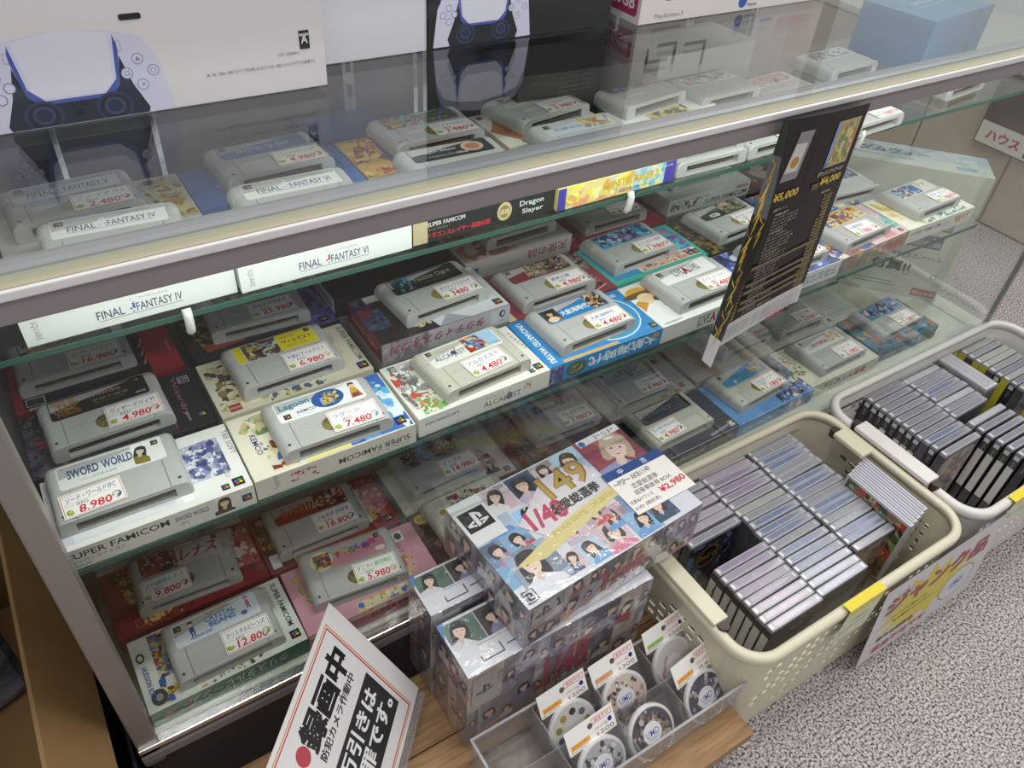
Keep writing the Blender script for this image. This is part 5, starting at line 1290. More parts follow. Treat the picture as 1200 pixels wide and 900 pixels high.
def idolbox(label, loc, rot, w, d, h, tp, seed, group='clear-wrapped idol picture boxes'):
    b = thing('gift_box', label, 'box', loc, rot, group)
    bx('carton', (0, 0, 0, w, d, h), mat('white_glossy_card', 'dcdde4', .35, coat=.4), b, 1.2)
    p = P(); tp(p); p.make('top_print', b, (0, 0, h), gloss=True)
    p = P(); idol_side(w, h, seed)(p); p.make('front_print', b, (0, 0, 0), (1, 0, 0), (0, 0, 1), gloss=True)
    p = P(); idol_side(d, h, seed + 50, False)(p); p.make('side_print', b, (0, d, 0), (0, -1, 0), (0, 0, 1), gloss=True)
    bx('clear_wrap', (-1.5, -1.5, -.2, w + 1.5, d + 1.5, h + 1.2), FILM, b, 1.5)
    return b
def spine_top(w, d):
    def f(p):
        p.r(0, 0, w, d, 'e4e6ee'); p.por(3, d * .45, 44, d * .5, '5c7468', '2a2a30', 'd8dce0', sd=5); p.por(48, d * .45, 30, d * .5, '4a3c40', '1a1a20', '8a90b0', sd=8); p.p([(0, d), (0, d * .7), (8, d)], '5a90cc')
        c_ = '26262c'
        x, y = 26, d * .12
        p.r(x, y, 30, 1.6, c_); p.r(x, y, 1.6, 8, c_); p.r(x + 28.4, y, 1.6, 14, c_); p.r(x + 36, y + 6, 18, 1.6, c_); p.r(x + 52.4, y + 6, 1.6, 14, c_); p.r(x + 52.4, y + 18.4, 16, 1.6, c_)
        p.t('PlayStation Portable', 30, d * .38, 3, '7c808c', w=50)
    return f
bB = idolbox('clear-wrapped idol box standing on edge nearest the disc tray, under the big one', W(250, 381, -373), 0, 276, 77, 172, spine_top(276, 78), 100)
bA = idolbox('clear-wrapped idol box standing on edge next to the display case, behind the tilted sign', W(246, 464, -373), 0, 276, 60, 190, spine_top(276, 60), 200)
bT = idolbox('big clear-wrapped box covered in idol portraits with price card, on top of two others', W(325, 381, -199.5), 4, 282, 172, 80, idol_top, 300)
# price card on the big box
pc_ = thing('price_card', 'white price card with navy heading and handwriting, on the big idol box', 'price card', W(519, 425, -118), 2)
bx('card', (0, 0, 0, 100, 76, .8), mat('sticker_card', 'f2efe8', .5), pc_)
p = P(); p.r(0, 0, 100, 76, 'eceae6'); p.r(0, 62, 100, 14, '2c4884'); p.t('中', 24, 64.5, 9, 'e8ecf4', b=1); p.t('古', 64, 64.5, 9, 'e8ecf4', b=1)
p.t('〜PSP〜 AKB1/149', 4, 48, 9, '2a2a30', w=62, b=.6, rot=2); p.t('恋愛総選挙', 24, 36, 9, '2a2a30', w=44, b=.6); p.t('超豪華誰得 BOX', 20, 26, 8, '2a2a30', w=62, b=.6); p.t('¥2,980', 52, 10, 12, 'c8243c', w=46, b=2, rot=4); p.t('写真ぬけている', 3, 16, 6, '2a2a30', w=38, b=.6); p.t('DVD (開封済)', 3, 5, 7, '2a2a30', w=42, b=.6)
p.make('handwriting', pc_, (0, 0, .8))

# ------------------------------------------------------------------ clear divided tray with disc packets
tr = thing('divided_tray', 'clear plastic divided tray holding disc packets, front of the wooden stand', 'tray', W(247, 243, -373))
bm = bmesh.new()
TW, TD, TH = 350, 118, 58
box(bm, 0, 0, 0, TW, TD, 2)
box(bm, 0, 0, 2, TW, 2, TH); box(bm, 0, TD - 2, 2, TW, TD, TH); box(bm, 0, 2, 2, 2, TD - 2, TH); box(bm, TW - 2, 2, 2, TW, TD - 2, TH)
mesh_obj('shell', bm, CLEAR, tr)
for x in (86, 172, 258):
    bx('divider', (x, 2, 2, x + 1.5, TD - 2, TH - 2), CLEAR, tr)
bx('divider', (2, 57, 2, TW - 2, 58.5, TH - 3), CLEAR, tr)
bm = bmesh.new()
for q in ((-2, -2, TW + 2, 1), (-2, TD - 1, TW + 2, TD + 2), (-2, 1, 1, TD - 1), (TW - 1, 1, TW + 2, TD - 1)):
    box(bm, q[0], q[1], TH - 1, q[2], q[3], TH + 1.2)
mesh_obj('rim', bm, thin_glass('frosted_rim', 'd4d4d8', .08, .2, .45), tr)

bm = bmesh.new()
cyl(bm, 0, 0, 0, 4.5, 32, 40); cyl(bm, 0, 0, 4.5, 5.6, 30.5, 40)
DISC = bpy.data.meshes.new('disc_shell'); bm.to_mesh(DISC); bm.free(); DISC.materials.append(mat('white_disc_plastic', 'e8e8ea', .3, coat=.3))
def disc(x, y, z, tilt, rz, pal, seed, hub, label, card=None, style=0, curl=0):
    d = thing('disc_packet', label, 'game disc', W(x, y, z), rz, 'disc packets in the clear tray', rx=tilt)
    dc = link('disc_case', DISC, d); dc.scale = (1.15, 1.15, 1)
    p = P(); p.e(0, 0, 28.5, 28.5, pal[0], 40)
    rg = random.Random(seed)
    if style == 1:
        for k in range(9):
            a = k * .698; p.e(20 * math.cos(a), 20 * math.sin(a), 6, 6, 'e8e4d8', 14); p.e(20 * math.cos(a), 20 * math.sin(a), 4.6, 4.6, pal[1 + k % (len(pal) - 1)], 12)
    elif style == 2:
        p.t('Harmony', -19, -18, 9, 'b84a68', w=34, rot=64, b=1)
    else:
        for i in range(54):
            a, r0 = rg.random() * 6.28, 11 + rg.random() * 15
            q = 2.2 + rg.random() * 3.4
            p.p([(r0 * math.cos(a) + q * math.cos(t_ * 1.256 + i) * (.6 + .5 * rg.random()) * .8, r0 * math.sin(a) + q * math.sin(t_ * 1.256 + i) * .8) for t_ in range(5)], pal[1 + i % (len(pal) - 1)], .4)
    p.e(0, 0, 13, 13, hub, 28)
    if style != 2 and style != 1:
        p.t('UMD', 0, -3.5, 7.5, '4a58b0', w=19, al='c', b=.2); p.r(-9, -5.5, 18, .5, '8a94cc'); p.r(-6, -7.5, 12, .8, 'a8b0d4')
    pp = p.make('picture', d, (0, 0, 5.6), gloss=True); pp.scale = (1.15, 1.15, 1)
    bx('pouch', (-38, -36, -1, 38, 36, 6.5), FILM, d, 1.0)
    if card:
        bm = bmesh.new(); box(bm, -38, 33, 0, 38, 66, .7)
        hc = mesh_obj('header_card', bm, mat('sticker_card', 'f2efe8', .5), d)
        q = P(); q.r(-38, 33, 76, 33, 'eeecea'); q.e(0, 55, 4, 4, '5c5654', 14)
        c1, c2 = card
        q.r(-34, 38, 30, 7, c1); q.t('ジャンク', -32, 39.5, 4.2, 'a83c28' if c1 != 'a8c878' else '2c5c2c', w=22, b=1); q.t('サックアルス', -34, 34.4, 2.8, '34343a', w=26, b=1); q.fr(4, 54, 31, 8, .8, 'c83c3c'); q.t('返品不可', 7, 56, 4.4, 'c83c3c', w=24, b=1.5); q.t('ジャンク品', 5, 44, 4.6, 'd0485c', w=20, b=1.5); q.t(c2, 12, 36, 5.4, '5a5a60', w=22); q.t('¥', 6, 36, 5.4, 'c83c3c'); q.e(30, 48, 3.4, 3.4, '1c2480', 14)
        q.make('header_print', hc, (0, 0, .7))
    return d
disc(377, 326, -352, 58, 3, ['dcdcd8', '8a9a4c', '5a6a8c', '3c3c48', 'b8a058'], 1, 'e4e4e2', 'disc packet with ring of small round portraits on the disc, back of the tray', ('e8a848', '200'), 1)
disc(381, 268, -352, 55, 3, ['b8b8ba', '5a5a5e', 'd8d8da', '8c8c90', '3a3a3e'], 2, 'f0f0f4', 'disc packet with grey printed disc, front of tray beside the empty compartment', ('e8a848', '200'))
disc(460, 322, -352, 52, 3, ['d8c8b8', '8a6a58', 'e8e0d8', '3c3c3c', 'b8a08c', '5c5c5a'], 3, 'f0f0f4', 'disc packet with blond-haired picture disc, back of the tray at its middle', ('d8a878', '300'))
disc(462, 268, -354, 48, 3, ['4c4450', '8a7a5c', '2c2830', 'a89a90', '6c5c74', 'c8b8a8'], 4, 'f0f0f4', 'disc packet with dark purple crowded disc, front of the tray, second from its right end')
disc(550, 328, -350, 58, 4, ['e4dcde', 'd8a8b8'], 5, 'f0f0f0', 'disc packet with pale disc and pink writing, back right of the tray with green tag', ('a8c878', '200'), 2)
disc(556, 268, -352, 52, 6, ['3f4048', '8c8c9a', '24242c', 'c8ccd4', '5c4a6c', 'a8a49a'], 6, 'f0f0f4', 'disc packet with silver and black disc and curled card, front right of the tray', ('e8a848', '163'))

# ------------------------------------------------------------------ tilted paper sign
sg = thing('paper_sign', 'tilted white laminated sign with bold black characters and red dot, bottom of the picture', 'sign', (0, 0, 0))
P0 = Vector((146, 527, -162 + FZ)); P1 = Vector((225, 459, -326 + FZ))
ed = (P1 - P0).normalized(); el = Vector((-.66, -.75, 0)); el = (el - ed * el.dot(ed)).normalized()
SW, SH = 297, (P1 - P0).length
nrm = (-el).cross(-ed).normalized()                    # u = right (-el), v = up (-ed)
org = P0 + el * SW + ed * SH
def sgm(name, x0, y0, x1, y1, z0, z1, m, parent):
    bm = bmesh.new(); box(bm, x0, y0, z0, x1, y1, z1)
    o = mesh_obj(name, bm, m, parent)
    u, v = -el, -ed
    o.matrix_world = Matrix((u, v, nrm)).transposed().to_4x4()
    o.matrix_world.translation = org * .001
    o.matrix_parent_inverse.identity()
    return o
sgm('sheet', 0, 0, SW, SH, -1, 0, mat('laminated_paper', 'e4e2e2', .3, coat=.5), sg)
sgm('acrylic_holder', 2, -9, SW - 2, 20, -4.0, -1.4, CLEAR, sg)
sgm('acrylic_holder', 2, -9, SW - 2, -6, -4, 6, CLEAR, sg)
sgm('prop', 60, 4, SW - 90, 7, -70, -4, CLEAR, sg)
p = P(); k = SH / 195.0
p.r(1, 1, SW - 2, SH - 2, 'e2e0e2')
p.fr(20, 6, SW - 44, SH - 12, 1.6, 'd8943c'); p.fr(23, 9, SW - 50, SH - 18, 1.8, 'b8343c')
p.r(40, SH - 86, SW - 82, 70, 'd8d6da', 10); p.r(40.8, SH - 85.2, SW - 83.6, 68.4, 'e2e0e2', 9.6)
p.t('録画中', SW - 148, SH - 62, 38, '1c1c20', w=109, b=5); p.t('防犯カメラ作動中', SW - 150, SH - 77, 12, '26262a', w=100, b=3); p.e(SW - 160, SH - 42, 10, 12, 'b84450', 36)
p.r(34, SH - 164, SW - 69, 71, '2b2b2f'); p.t('万引きは', SW - 152, SH - 124, 25, 'ececee', w=104, b=3); p.t('犯罪です。', SW - 160, SH - 154, 25, 'ececee', w=120, b=3)
o = p.make('sign_print', sg, org, -el, -ed, gloss=True)

# ------------------------------------------------------------------ storage baskets
def perim(x0, y0, x1, y1, r, step=6.2):
    """rounded rectangle points going round, with a flag for straight parts"""
    out = []
    def seg(ax, ay, bx_, by_):
        n = max(1, int(math.hypot(bx_ - ax, by_ - ay) / step))
        for i in range(n): out.append((ax + (bx_ - ax) * i / n, ay + (by_ - ay) * i / n, True))
    def arc(cx, cy, a0):
        n = 8
        for i in range(n):
            a = math.radians(a0 + 90 * i / n); out.append((cx + r * math.cos(a), cy + r * math.sin(a), False))
    seg(x0 + r, y0, x1 - r, y0); arc(x1 - r, y0 + r, -90)
    seg(x1, y0 + r, x1, y1 - r); arc(x1 - r, y1 - r, 0)
    seg(x1 - r, y1, x0 + r, y1); arc(x0 + r, y1 - r, 90)
    seg(x0, y1 - r, x0, y0 + r); arc(x0 + r, y0 + r, 180)
    return out
def basket(x0, y0, x1, y1, zr, zb, m, label):
    b = thing('storage_basket', label, 'basket', W(x0, y0, zb), 0, 'plastic baskets of game cases')
    w, d, h = x1 - x0, y1 - y0, zr - zb
    T = perim(4, 4, w - 4, d - 4, 44); Bt = perim(14, 6, w - 14, d - 12, 36)
    n = min(len(T), len(Bt))
    # resample the bottom ring to the top ring
    Bt = [Bt[int(i * len(Bt) / len(T))] for i in range(len(T))]
    n = len(T)
    NR = 24
    bm = bmesh.new()
    rows = []
    for j in range(NR + 1):
        t = j / NR
        rows.append([bm.verts.new(((T[i][0] * (1 - t) + Bt[i][0] * t) * .001, (T[i][1] * (1 - t) + Bt[i][1] * t) * .001, (h * (1 - t) + 2 * t) * .001)) for i in range(n)])
    for j in range(NR):
        for i in range(n):
            k = i % 16
            hole = T[i][2] and T[(i + 1) % n][2] and 4 <= j <= 19 and j % 2 == 1 and i % 3 < 2 and (i // 3 + j // 2) % 6 < (4 if j < 14 else 2)
            if not hole:
                bm.faces.new((rows[j][(i + 1) % n], rows[j][i], rows[j + 1][i], rows[j + 1][(i + 1) % n]))
    bm.faces.new(rows[-1])
    o = mesh_obj('body', bm, m, b)
    sm = o.modifiers.new('thickness', 'SOLIDIFY'); sm.thickness = .0024; sm.offset = 1
    # rim
    bm = bmesh.new()
    prof = [(-1, -14), (7, -14), (9, -10), (9, -1), (6, 3), (0, 3.5), (-4, 2), (-5, -3)]
    rings = []
    for i in range(n):
        a, c = T[i - 1], T[(i + 1) % n]
        tx, ty = c[0] - a[0], c[1] - a[1]
        l = math.hypot(tx, ty); nx, ny = ty / l, -tx / l
        rings.append([bm.verts.new(((T[i][0] + nx * u) * .001, (T[i][1] + ny * u) * .001, (h + v) * .001)) for u, v in prof])
    q = len(prof)
    for i in range(n):
        A, B = rings[i], rings[(i + 1) % n]
        for j in range(q):
            bm.faces.new((A[j], A[(j + 1) % q], B[(j + 1) % q], B[j]))
    bmesh.ops.recalc_face_normals(bm, faces=bm.faces)
    mesh_obj('rim', bm, m, b, smooth=True)
    # bottom flange line
    return b, w, d, h
def handle(b, x, y0, y1, z, m, wd=26):
    hd = bx('handle', (x, y0, z, x + wd, y1, z + 9), m, b, 3)
    for y in ((y0 - 12, y1 - 2) if y0 < 150 else (y1 - 2,)):
        bm = bmesh.new(); cyl(bm, x + wd / 2, y + 7, z - 8, z + 6, 8, 12)
        mesh_obj('hinge', bm, mat('brown_hinge', '3a2624', .4), hd)
bA_, w, d, h = basket(576, 232, 1040, 536, -250, -474, IVORY, 'ivory plastic basket packed with clear game cases, in front of the case')
handle(bA_, -4, 70, 210, h + 2, IVORY); handle(bA_, 424, 176, 236, h + 2, IVORY)
bB_, w, d, h = basket(1056, 232, 1600, 536, -250, -474, WHITEP, 'white plastic basket of dark-spined game cases, farther right')
handle(bB_, -14, 84, 228, h + 5, WHITEP, 30)

# notes and sheet hung on the baskets
def note(x, y, z, w, h, label, col, prn, rx=0, rz=0):
    o = thing('paper_note', label, 'note', W(x, y, z), rz, 'handwritten notes on the baskets', rx=rx)
    bx('paper', (0, -.5, 0, w, 0, h), mat('paper_' + col, col, .6), o)
    p = P(); prn(p); p.make('writing', o, (0, -.5, 0), (1, 0, 0), (0, 0, 1))
    return o
def n1(p): p.r(0, 0, 76, 84, 'd4dcc0'); p.r(0, 66, 76, 18, 'e4d030'); p.t('〜PSP〜', 20, 40, 9, '2a2a28', w=40, b=.8, rot=4); p.t('モンスターハンター', 5, 20, 11, '2a2a28', w=62, b=.8, rot=6)
n = note(748, 224.5, -326, 76, 84, 'pale green note with yellow top strip taped on the ivory basket', 'd4dcc0', n1)
bx('folded_top', (0, 0, 84, 76, 13, 84.8), mat('yellow_strip', 'e4d030', .5), n)
def n2(p): p.r(0, 0, 90, 74, 'd6e0c4'); p.r(0, 60, 90, 14, 'e4d030'); p.t('PSP バラエティ', 8, 26, 12, '2a2a28', w=76, b=.8)
n = note(1140, 224.5, -318, 90, 74, 'pale green note with yellow top strip taped on the white basket', 'd6e0c4', n2)
bx('folded_top', (0, 0, 74, 90, 13, 74.8), mat('yellow_strip', 'e4d030', .5), n)
sh = thing('paper_sheet', 'white sheet with yellow starburst and red lettering hung across the ivory basket', 'sign', W(836, 220, -262))
bm = bmesh.new()
def sheet_warp(a, b, c):                       # a 0..297, b 0..-205 (down); lower left corner lifts
    k = -b / 205.0
    return (a + k * 22, 2 - 13 * k - c, b * .98)
q = P(); q.STEP = 0; q.z = -.4; grid_rect(q, 0, -205, 297, 205, 'dcdade', 16, 10); me = q.mesh('sheet', warp=sheet_warp); me.flip_normals(); link('sheet', me, sh)
p = P(); p.STEP = .02; grid_rect(p, 0, -205, 297, 205, 'd6d4d8', 16, 10)
def burst(cx, cy, rx, ry, col, n=15, sd=1):
    rg = random.Random(sd)
    pts = []
    for i in range(n * 2):
        a = math.pi * i / n; r_ = (1.0 + .2 * rg.random()) if i % 2 == 0 else .68
        pts.append((cx + rx * r_ * math.cos(a), cy + ry * r_ * math.sin(a)))
    for i in range(len(pts)):                  # wedges so that the star bends with the sheet
        n_ = len(p.v); z_ = p.z + .05
        p.v += [(cx, cy, z_), (*clip([pts[i]], 0, -205, 297, 0)[0], z_) if clip([pts[i]], 0, -205, 297, 0) else (min(297, max(0, pts[i][0])), min(0, max(-205, pts[i][1])), z_), (min(297, max(0, pts[(i + 1) % len(pts)][0])), min(0, max(-205, pts[(i + 1) % len(pts)][1])), z_)]
        p.f.append((n_, n_ + 1, n_ + 2)); p.c.append(lin(col))
    p.z += .05
burst(60, -60, 50, 40, 'b8b8bc', sd=3); burst(130, -95, 110, 78, 'd8c83c', sd=2)
p.t('ジャンク品', 22, -80, 44, '34343c', w=250, b=5); p.t('ジャンク品', 20, -77, 44, 'b83c48', w=250, b=2.5)
p.t('ディスクに傷などが', 44, -104, 9, '3a3a3c', w=90, b=1.5); p.t('ある場合がございます', 56, -120, 9, '3a3a3c', w=96, b=1.5)
p.e(228, -136, 44, 42, '4a4a54', 40); p.e(228, -136, 42.4, 40.4, 'd8dade', 40); p.e(228, -136, 20, 18, 'b8c4dc', 30); p.t('UMD', 211, -143, 12, '4a68b8', w=34, b=1)
p.t('動作未確認品', 30, -158, 13, '3a3a20', w=90, b=2); p.t('返品不可です', 28, -190, 18, 'b84c58', w=136, b=3)
p.make('sheet_print', sh, warp=sheet_warp)

# ------------------------------------------------------------------ handheld game cases
CW, CT, CH = 104, 13.6, 171
def case_variant(kind):
    """returns list of (name, mesh)"""
    spine, lens, shellc, icon = {
        'mauve': ('3c3a3c', '8c7c98', '9c98a2', 'C'), 'blue': ('4a4c54', '6c7698', '9698a4', None), 'grey': ('44444a', '8a8a94', '95959c', None),
        'pale': ('b0a8b4', 'a89cac', 'a19da6', None), 'yellow': ('c8c03c', '9aa0a0', '9ea09a', None), 'dark': ('2c2b2e', '7c7c88', '8e8e96', 'S'),
        'darkwhite': ('34333a', '80808c', '909098', 'W'), 'black': ('1a1a1c', '7a7a84', '86868e', 'S'), 'clear': ('a8a8ae', 'b8b8c0', 'adadb4', None)}[kind]
    bm = bmesh.new(); box(bm, 0, 0, 0, CW, CT, CH, bev=2.2, seg=2)
    sh_ = bpy.data.meshes.new('shell'); bm.to_mesh(sh_); bm.free(); sh_.materials.append(mat('case_plastic_' + shellc, shellc, .42, coat=.25, bump=(90, .12)))
    bm = bmesh.new()
    box(bm, -.5, 1.2, 2, 98, 1.2, CH - 5) if False else None
    box(bm, -.5, -.35, 3, 99, CT + .35, CH - 6)
    sl = bpy.data.meshes.new('sleeve'); bm.to_mesh(sl); bm.free(); sl.materials.append(mat('sleeve_' + spine, spine, .35, coat=.4, noise=(25, spine if kind in ('yellow',) else {'C': '4c4846', 'S': '302f34', 'W': '3a393e'}.get(icon, '5a5860'))))
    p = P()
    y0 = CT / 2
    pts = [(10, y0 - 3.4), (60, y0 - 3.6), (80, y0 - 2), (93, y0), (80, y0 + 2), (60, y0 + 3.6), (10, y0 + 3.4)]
    p.p(pts, lens); p.r(6, 1.3, 92, .3, 'dcdce2'); p.r(6, CT - 1.7, 92, .3, 'd4d4da'); p.r(1.5, 2.6, 4.5, CT - 5.2, 'd8d8da', 2); p.r(44, 2.2, .4, CT - 4.4, 'd0d0d6'); p.r(96, 3, 3, CT - 6, 'bcbcc4', 1.4)  # lens strip and bead, plus pale lines painting wrap-fold reflections
    tp = p.mesh('top_strip_glints', (0, 0, CH), gloss=True)
    parts = [('shell', sh_), ('sleeve', sl), ('top_strip_glints', tp)]
    p = P()
    if icon:
        if icon == 'C':
            p.r(-CT + 1, 84, CT - 2, 68, 'cfcdc8'); p.t('MHP', -CT / 2 - 3.4, 112, 6.4, '34343a', rot=90, w=30, b=1)
        if icon in 'SW':
            p.r(-CT + 2.2, 155, CT - 4.4, 9, 'd4d2d0'); p.swirl(-CT / 2, 159.5, 5.5, '1c1c20'); p.t('PSP', -CT / 2 + 3, 137, 4.5, '9a9aa0', rot=90, w=15)
        if icon == 'W':
            p.r(-CT + .8, 44, CT - 1.6, 92, 'd8d6d2'); p.t('GOD EATER 2', -CT / 2 + 3, 54, 7, '1f1f24', rot=90, w=70, b=2)
        sp = p.mesh('spine_print', (-.85, 0, 0), (0, 1, 0), (0, 0, 1))
        # u runs along -y so that the print faces the spine side
        for v in sp.vertices: v.co.y = -v.co.y
        sp.flip_normals()
        parts.append(('spine_print', sp))
    return parts
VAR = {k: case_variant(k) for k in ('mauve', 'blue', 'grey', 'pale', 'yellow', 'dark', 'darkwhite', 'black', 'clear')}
NAMES = {'mauve': 'game_case', }
def gcase(kind, x, y, z, rz, label, group, rx=0, ry=0):
    o = thing('game_case', label, 'game case', W(x, y, z - CH), rz, group, rx=rx, ry=ry)
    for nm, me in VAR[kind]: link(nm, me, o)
    return o
rgc = random.Random(9)
ORD = 'first second third fourth fifth sixth seventh eighth ninth tenth eleventh twelfth thirteenth fourteenth fifteenth sixteenth seventeenth eighteenth nineteenth twentieth'.split() + ['twenty-first']


def row(x, y0, y1, kinds, ztop, label, group, n=None, dx=0.0, rx=0, special=None):
    """cases one behind the other from y0 (back) to y1 (front)"""
    pitch = 14.9
    n = n or max(1, int((y0 - y1) / pitch))
    for i in range(n):
        k = kinds[i % len(kinds)] if isinstance(kinds, (list, tuple)) else kinds
        lb = label
        if special and i in special: k, lb = special[i]
        lb = lb.replace('#', ORD[i] + ' from the back')
        gcase(k, x + dx * i + rgc.uniform(-1.2, 1.2), y0 - CT - i * (y0 - y1) / n, ztop + rgc.uniform(-1.5, 1.5), rgc.uniform(-.8, .8), lb, group, rx=rx)
ZC = -285
row(664, 559, 446, ['pale'], ZC - 2, 'pale lilac-edged game case, # in the row behind the dark cover', 'pale cases at the back left of the ivory basket')
row(664, 386, 268, ['mauve'], ZC, 'mauve-topped game case, # in the front left row', 'mauve cases in the front left row of the ivory basket', n=8)
row(769, 556, 272, ['pale', 'pale', 'pale', 'mauve', 'mauve', 'mauve', 'grey', 'yellow', 'grey', 'blue', 'blue', 'blue', 'grey', 'blue', 'blue', 'blue', 'blue', 'blue', 'blue'], ZC, 'shrink-wrapped game case, # in the middle row of the ivory basket', 'cases in the middle row of the ivory basket', n=19,
    special={7: ('yellow', 'game case with yellow-green sleeve in the middle row of the ivory basket'), 1: ('clear', 'white-edged game case set off by a gap near the back of the middle row')})
row(878, 549, 316, ['blue', 'grey', 'grey', 'blue'], ZC, 'tightly packed game case, # in the right row of the ivory basket', 'cases in the right row of the ivory basket', n=17)
# cover art facing the shop on the first cases of rows
def cover(x, y, ztop, fn, label, group):
    o = thing('game_case', label, 'game case', W(x, y, ztop - CH), 0, group)
    for nm, me in VAR['grey']: link(nm, me, o)
    p = P(); fn(p); p.make('cover_print', o, (1, -.4, 4), (1, 0, 0), (0, 0, 1), gloss=True)
def cv1(p): p.a(0, 0, 100, 158, ['24283a', '3c4a68', '4a3c2c', '1c1c28', '6c7c98', '34304a'], 40, 301, .2); p.e(44, 120, 24, 28, '7a5c28'); p.e(44, 120, 19, 22, '241c18'); p.t('2nd G', 26, 112, 14, '9a7a38', w=38, b=2)
cover(662, 430, ZC, cv1, 'game case with dark cover and gold ring emblem facing out, beside the idol boxes', 'cases with covers facing out')
def cv2(p): p.a(0, 0, 100, 158, ['7c706c', '9c8c80', '5c5454', 'a89c94', '6c6058', 'b8a070'], 50, 303, .16)
cover(880, 300, ZC, cv2, 'game case with brown swirling cover facing out, front of the right row', 'cases with covers facing out')
# the white basket
row(1180, 570, 372, ['dark', 'dark', 'dark', 'dark', 'dark', 'dark', 'darkwhite', 'dark', 'darkwhite', 'darkwhite', 'darkwhite', 'blue', 'dark'], ZC, 'dark-spined game case, # in the left row of the white basket', 'dark cases in the left row of the white basket', n=13)
cover(1182, 356, ZC, cv2 if False else (lambda p: p.a(0, 0, 100, 158, ['b0a4a0', '8c7c7c', 'c8bcb8', '6c6468', 'd0a89c', '9a8a88'], 50, 305, .16)), 'game case with pale sketch cover facing out, in the white basket', 'cases with covers facing out')
row(1288, 570, 408, ['grey', 'blue', 'grey', 'clear', 'yellow' if False else 'grey'], ZC, 'grey-edged game case, # in the middle row of the white basket', 'cases in the middle row of the white basket', n=11)
row(1296, 392, 248, ['clear', 'darkwhite', 'darkwhite', 'darkwhite', 'darkwhite', 'darkwhite', 'black', 'black'], ZC, 'case with white spine label, # in the white basket front row', 'leaning cases at the front of the white basket', n=8, rx=0, dx=2)
for i in range(3):
    gcase('clear', 1418 + i * 13, 425, ZC + 4, 90, 'clear game case turned sideways in the white basket, ' + ('nearest its left row', 'middle one of three', 'nearest its right row')[i], 'sideways clear cases in the white basket')
row(1478, 573, 250, ['clear', 'yellow', 'grey', 'yellow', 'grey', 'clear', 'yellow', 'grey', 'black', 'black', 'black', 'grey'], ZC, 'game case, # in the right row of the white basket', 'cases in the right row of the white basket', n=21,
    special={k: ('yellow', 'game case with yellow insert, # in the far right row') for k in (2, 5, 9)})

# compact-disc size cases leaning at the right of the ivory basket
bm = bmesh.new(); box(bm, 0, 0, 0, 9.5, 122, 138, bev=.8)
CDS = bpy.data.meshes.new('shell'); bm.to_mesh(CDS); bm.free(); CDS.materials.append(mat('cd_plastic', 'c4c4cc', .2, coat=.6))
p = P()
p.a(4, 3, 114, 130, ['2f4a34', '4a6a3c', '8c6a44', 'c8a078', '34544c', '7a9c64', 'b84c3c', '2c3c38'], 60, 311, .15)
for i in range(4): p.t('でかい！すごろく BATTLE', 8, 118 - i * 12, 6, 'c8d0b8', w=90, b=.6)
CDP = p.mesh('cover_print', (-.1, 122, 0), (0, -1, 0), (0, 0, 1), gloss=True)
p = P(); p.r(3, 3, 3, 116, '85829c'); p.r(7.6, 3, .7, 116, 'e8e8f0')
CDT = p.mesh('top_edge', (0, 0, 138), gloss=True)
for i in range(5):
    o = thing('disc_album_case', 'square disc case with green illustrated cover, leaning in the ivory basket' if i == 0 else 'square disc case, ' + ORD[i] + ' from the left in the ivory basket stack', 'disc case', W(968 + i * 10.2, 282 + i * 2, -262 - 138 + i * 1.5), -1, 'square disc cases in the ivory basket')
    link('shell', CDS, o)
    if i == 0: link('cover_print', CDP, o)
    link('top_edge', CDT, o)

# ------------------------------------------------------------------ things left of the case
cb = thing('carton_box', 'open brown corrugated carton on the floor at the far left', 'carton', W(-560, 330, -475))
bm = bmesh.new()
cw, cd_, ch = 400, 640, 305
box(bm, 0, 0, 0, cw, cd_, 4)
box(bm, 0, 0, 4, cw, 4, ch); box(bm, 0, cd_ - 4, 4, cw, cd_, ch); box(bm, 0, 4, 4, 4, cd_ - 4, ch); box(bm, cw - 4, 4, 4, cw, cd_ - 4, ch)
mesh_obj('walls', bm, CARD, cb)
bm = bmesh.new(); s_ = .001
q = [(cw, 2, ch), (cw + 50, -14, ch - 62), (cw + 50, cd_ + 10, ch - 62), (cw, cd_ - 2, ch)]
vt = [bm.verts.new((a * s_, b * s_, c * s_)) for a, b, c in q] + [bm.verts.new(((a - 2) * s_, b * s_, (c - 3.5) * s_)) for a, b, c in q]
for f in ((0, 1, 2, 3), (7, 6, 5, 4), (0, 4, 5, 1), (1, 5, 6, 2), (2, 6, 7, 3), (3, 7, 4, 0)): bm.faces.new([vt[i] for i in f])
bmesh.ops.recalc_face_normals(bm, faces=bm.faces)
mesh_obj('flap', bm, CARD, cb)
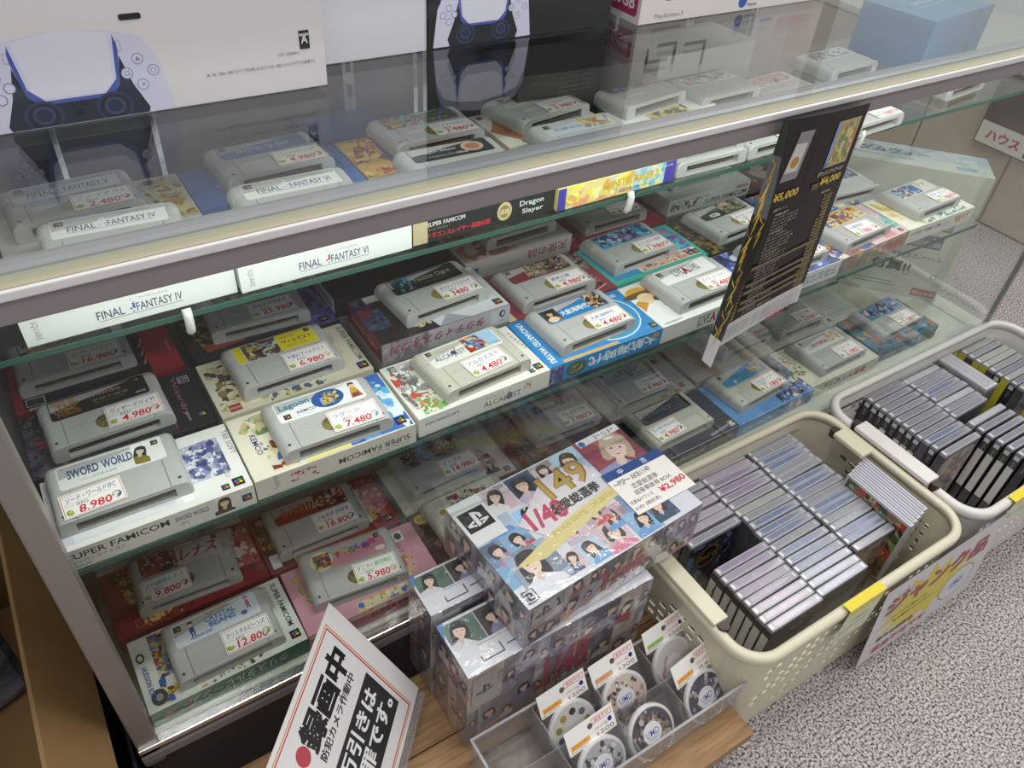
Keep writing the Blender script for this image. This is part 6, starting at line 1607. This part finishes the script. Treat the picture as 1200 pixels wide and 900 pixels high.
for k in range(2):
    it = thing('folded_bag', ('navy and white printed bag lying inside the brown carton', 'dark crumpled bag lying deep inside the brown carton')[k], 'bag', W(-440 + 90 * k, 560 + 190 * k, -471), 20, 'bags in the brown carton')
    bx('cloth', (0, 0, 0, 150, 170, 190), mat('navy_cloth', '2c3448', .8, noise=(18, '8c90a0'), bump=(25, .8)), it, 24, seg=3)
bk_ = thing('dark_gap_filler', 'black open box added to darken the gap between carton and case', 'bin', W(-150, 470, -475))  # black box added to keep the gap beside the case dark
bm = bmesh.new()
box(bm, 0, 0, 0, 50, 470, 4); box(bm, 0, 0, 4, 50, 4, 170); box(bm, 0, 466, 4, 50, 470, 170); box(bm, 0, 4, 4, 4, 466, 170); box(bm, 46, 4, 4, 50, 466, 170)
mesh_obj('walls', bm, BLACK, bk_)
bm = bmesh.new(); box(bm, -2, -3, 166, 52, 1, 172); box(bm, -2, 469, 166, 52, 473, 172)
mesh_obj('rim', bm, BLACK, bk_)

# ------------------------------------------------------------------ far cabinet and shelves
fc = thing('wall_cabinet', 'beige low cabinet with flat doors across the aisle at upper right', 'cabinet', W(2420, 400, -475))
BEI = mat('beige_laminate', 'b7aa98', .5)
bx('body', (0, 0, 0, 450, 1500, 420), BEI, fc)
for k in range(5):
    bx('door', (-12, 8 + k * 298, 6, 0, 300 + k * 298, 412), BEI, fc, 2)
bx('worktop', (-20, -10, 420, 460, 1510, 440), mat('worktop_grey', 'c4c2ba', .4), fc, 3)
fl = thing('hanging_flyer', 'dark folder with white flyer and red characters hung on the far beige cabinet', 'flyer', W(2385, 1115, -255), -90)
bx('folder', (0, 0, 0, 200, 21, 200), mat('dark_brown_card', '4a3c34', .5), fl, 2)
p = P(); p.r(4, 4, 192, 62, 'dcd8d0'); p.t('ハウス', 30, 20, 28, 'b8343c', w=100, b=4); p.r(150, 10, 30, 40, '3a3a3c'); p.make('front_print', fl, (0, 0, 0), (1, 0, 0), (0, 0, 1))

bpy.data.objects.remove(_to)

for o in C.objects:
    if 'label' in o and len(o['label'].split()) > 16: print('LONG', o['label'])
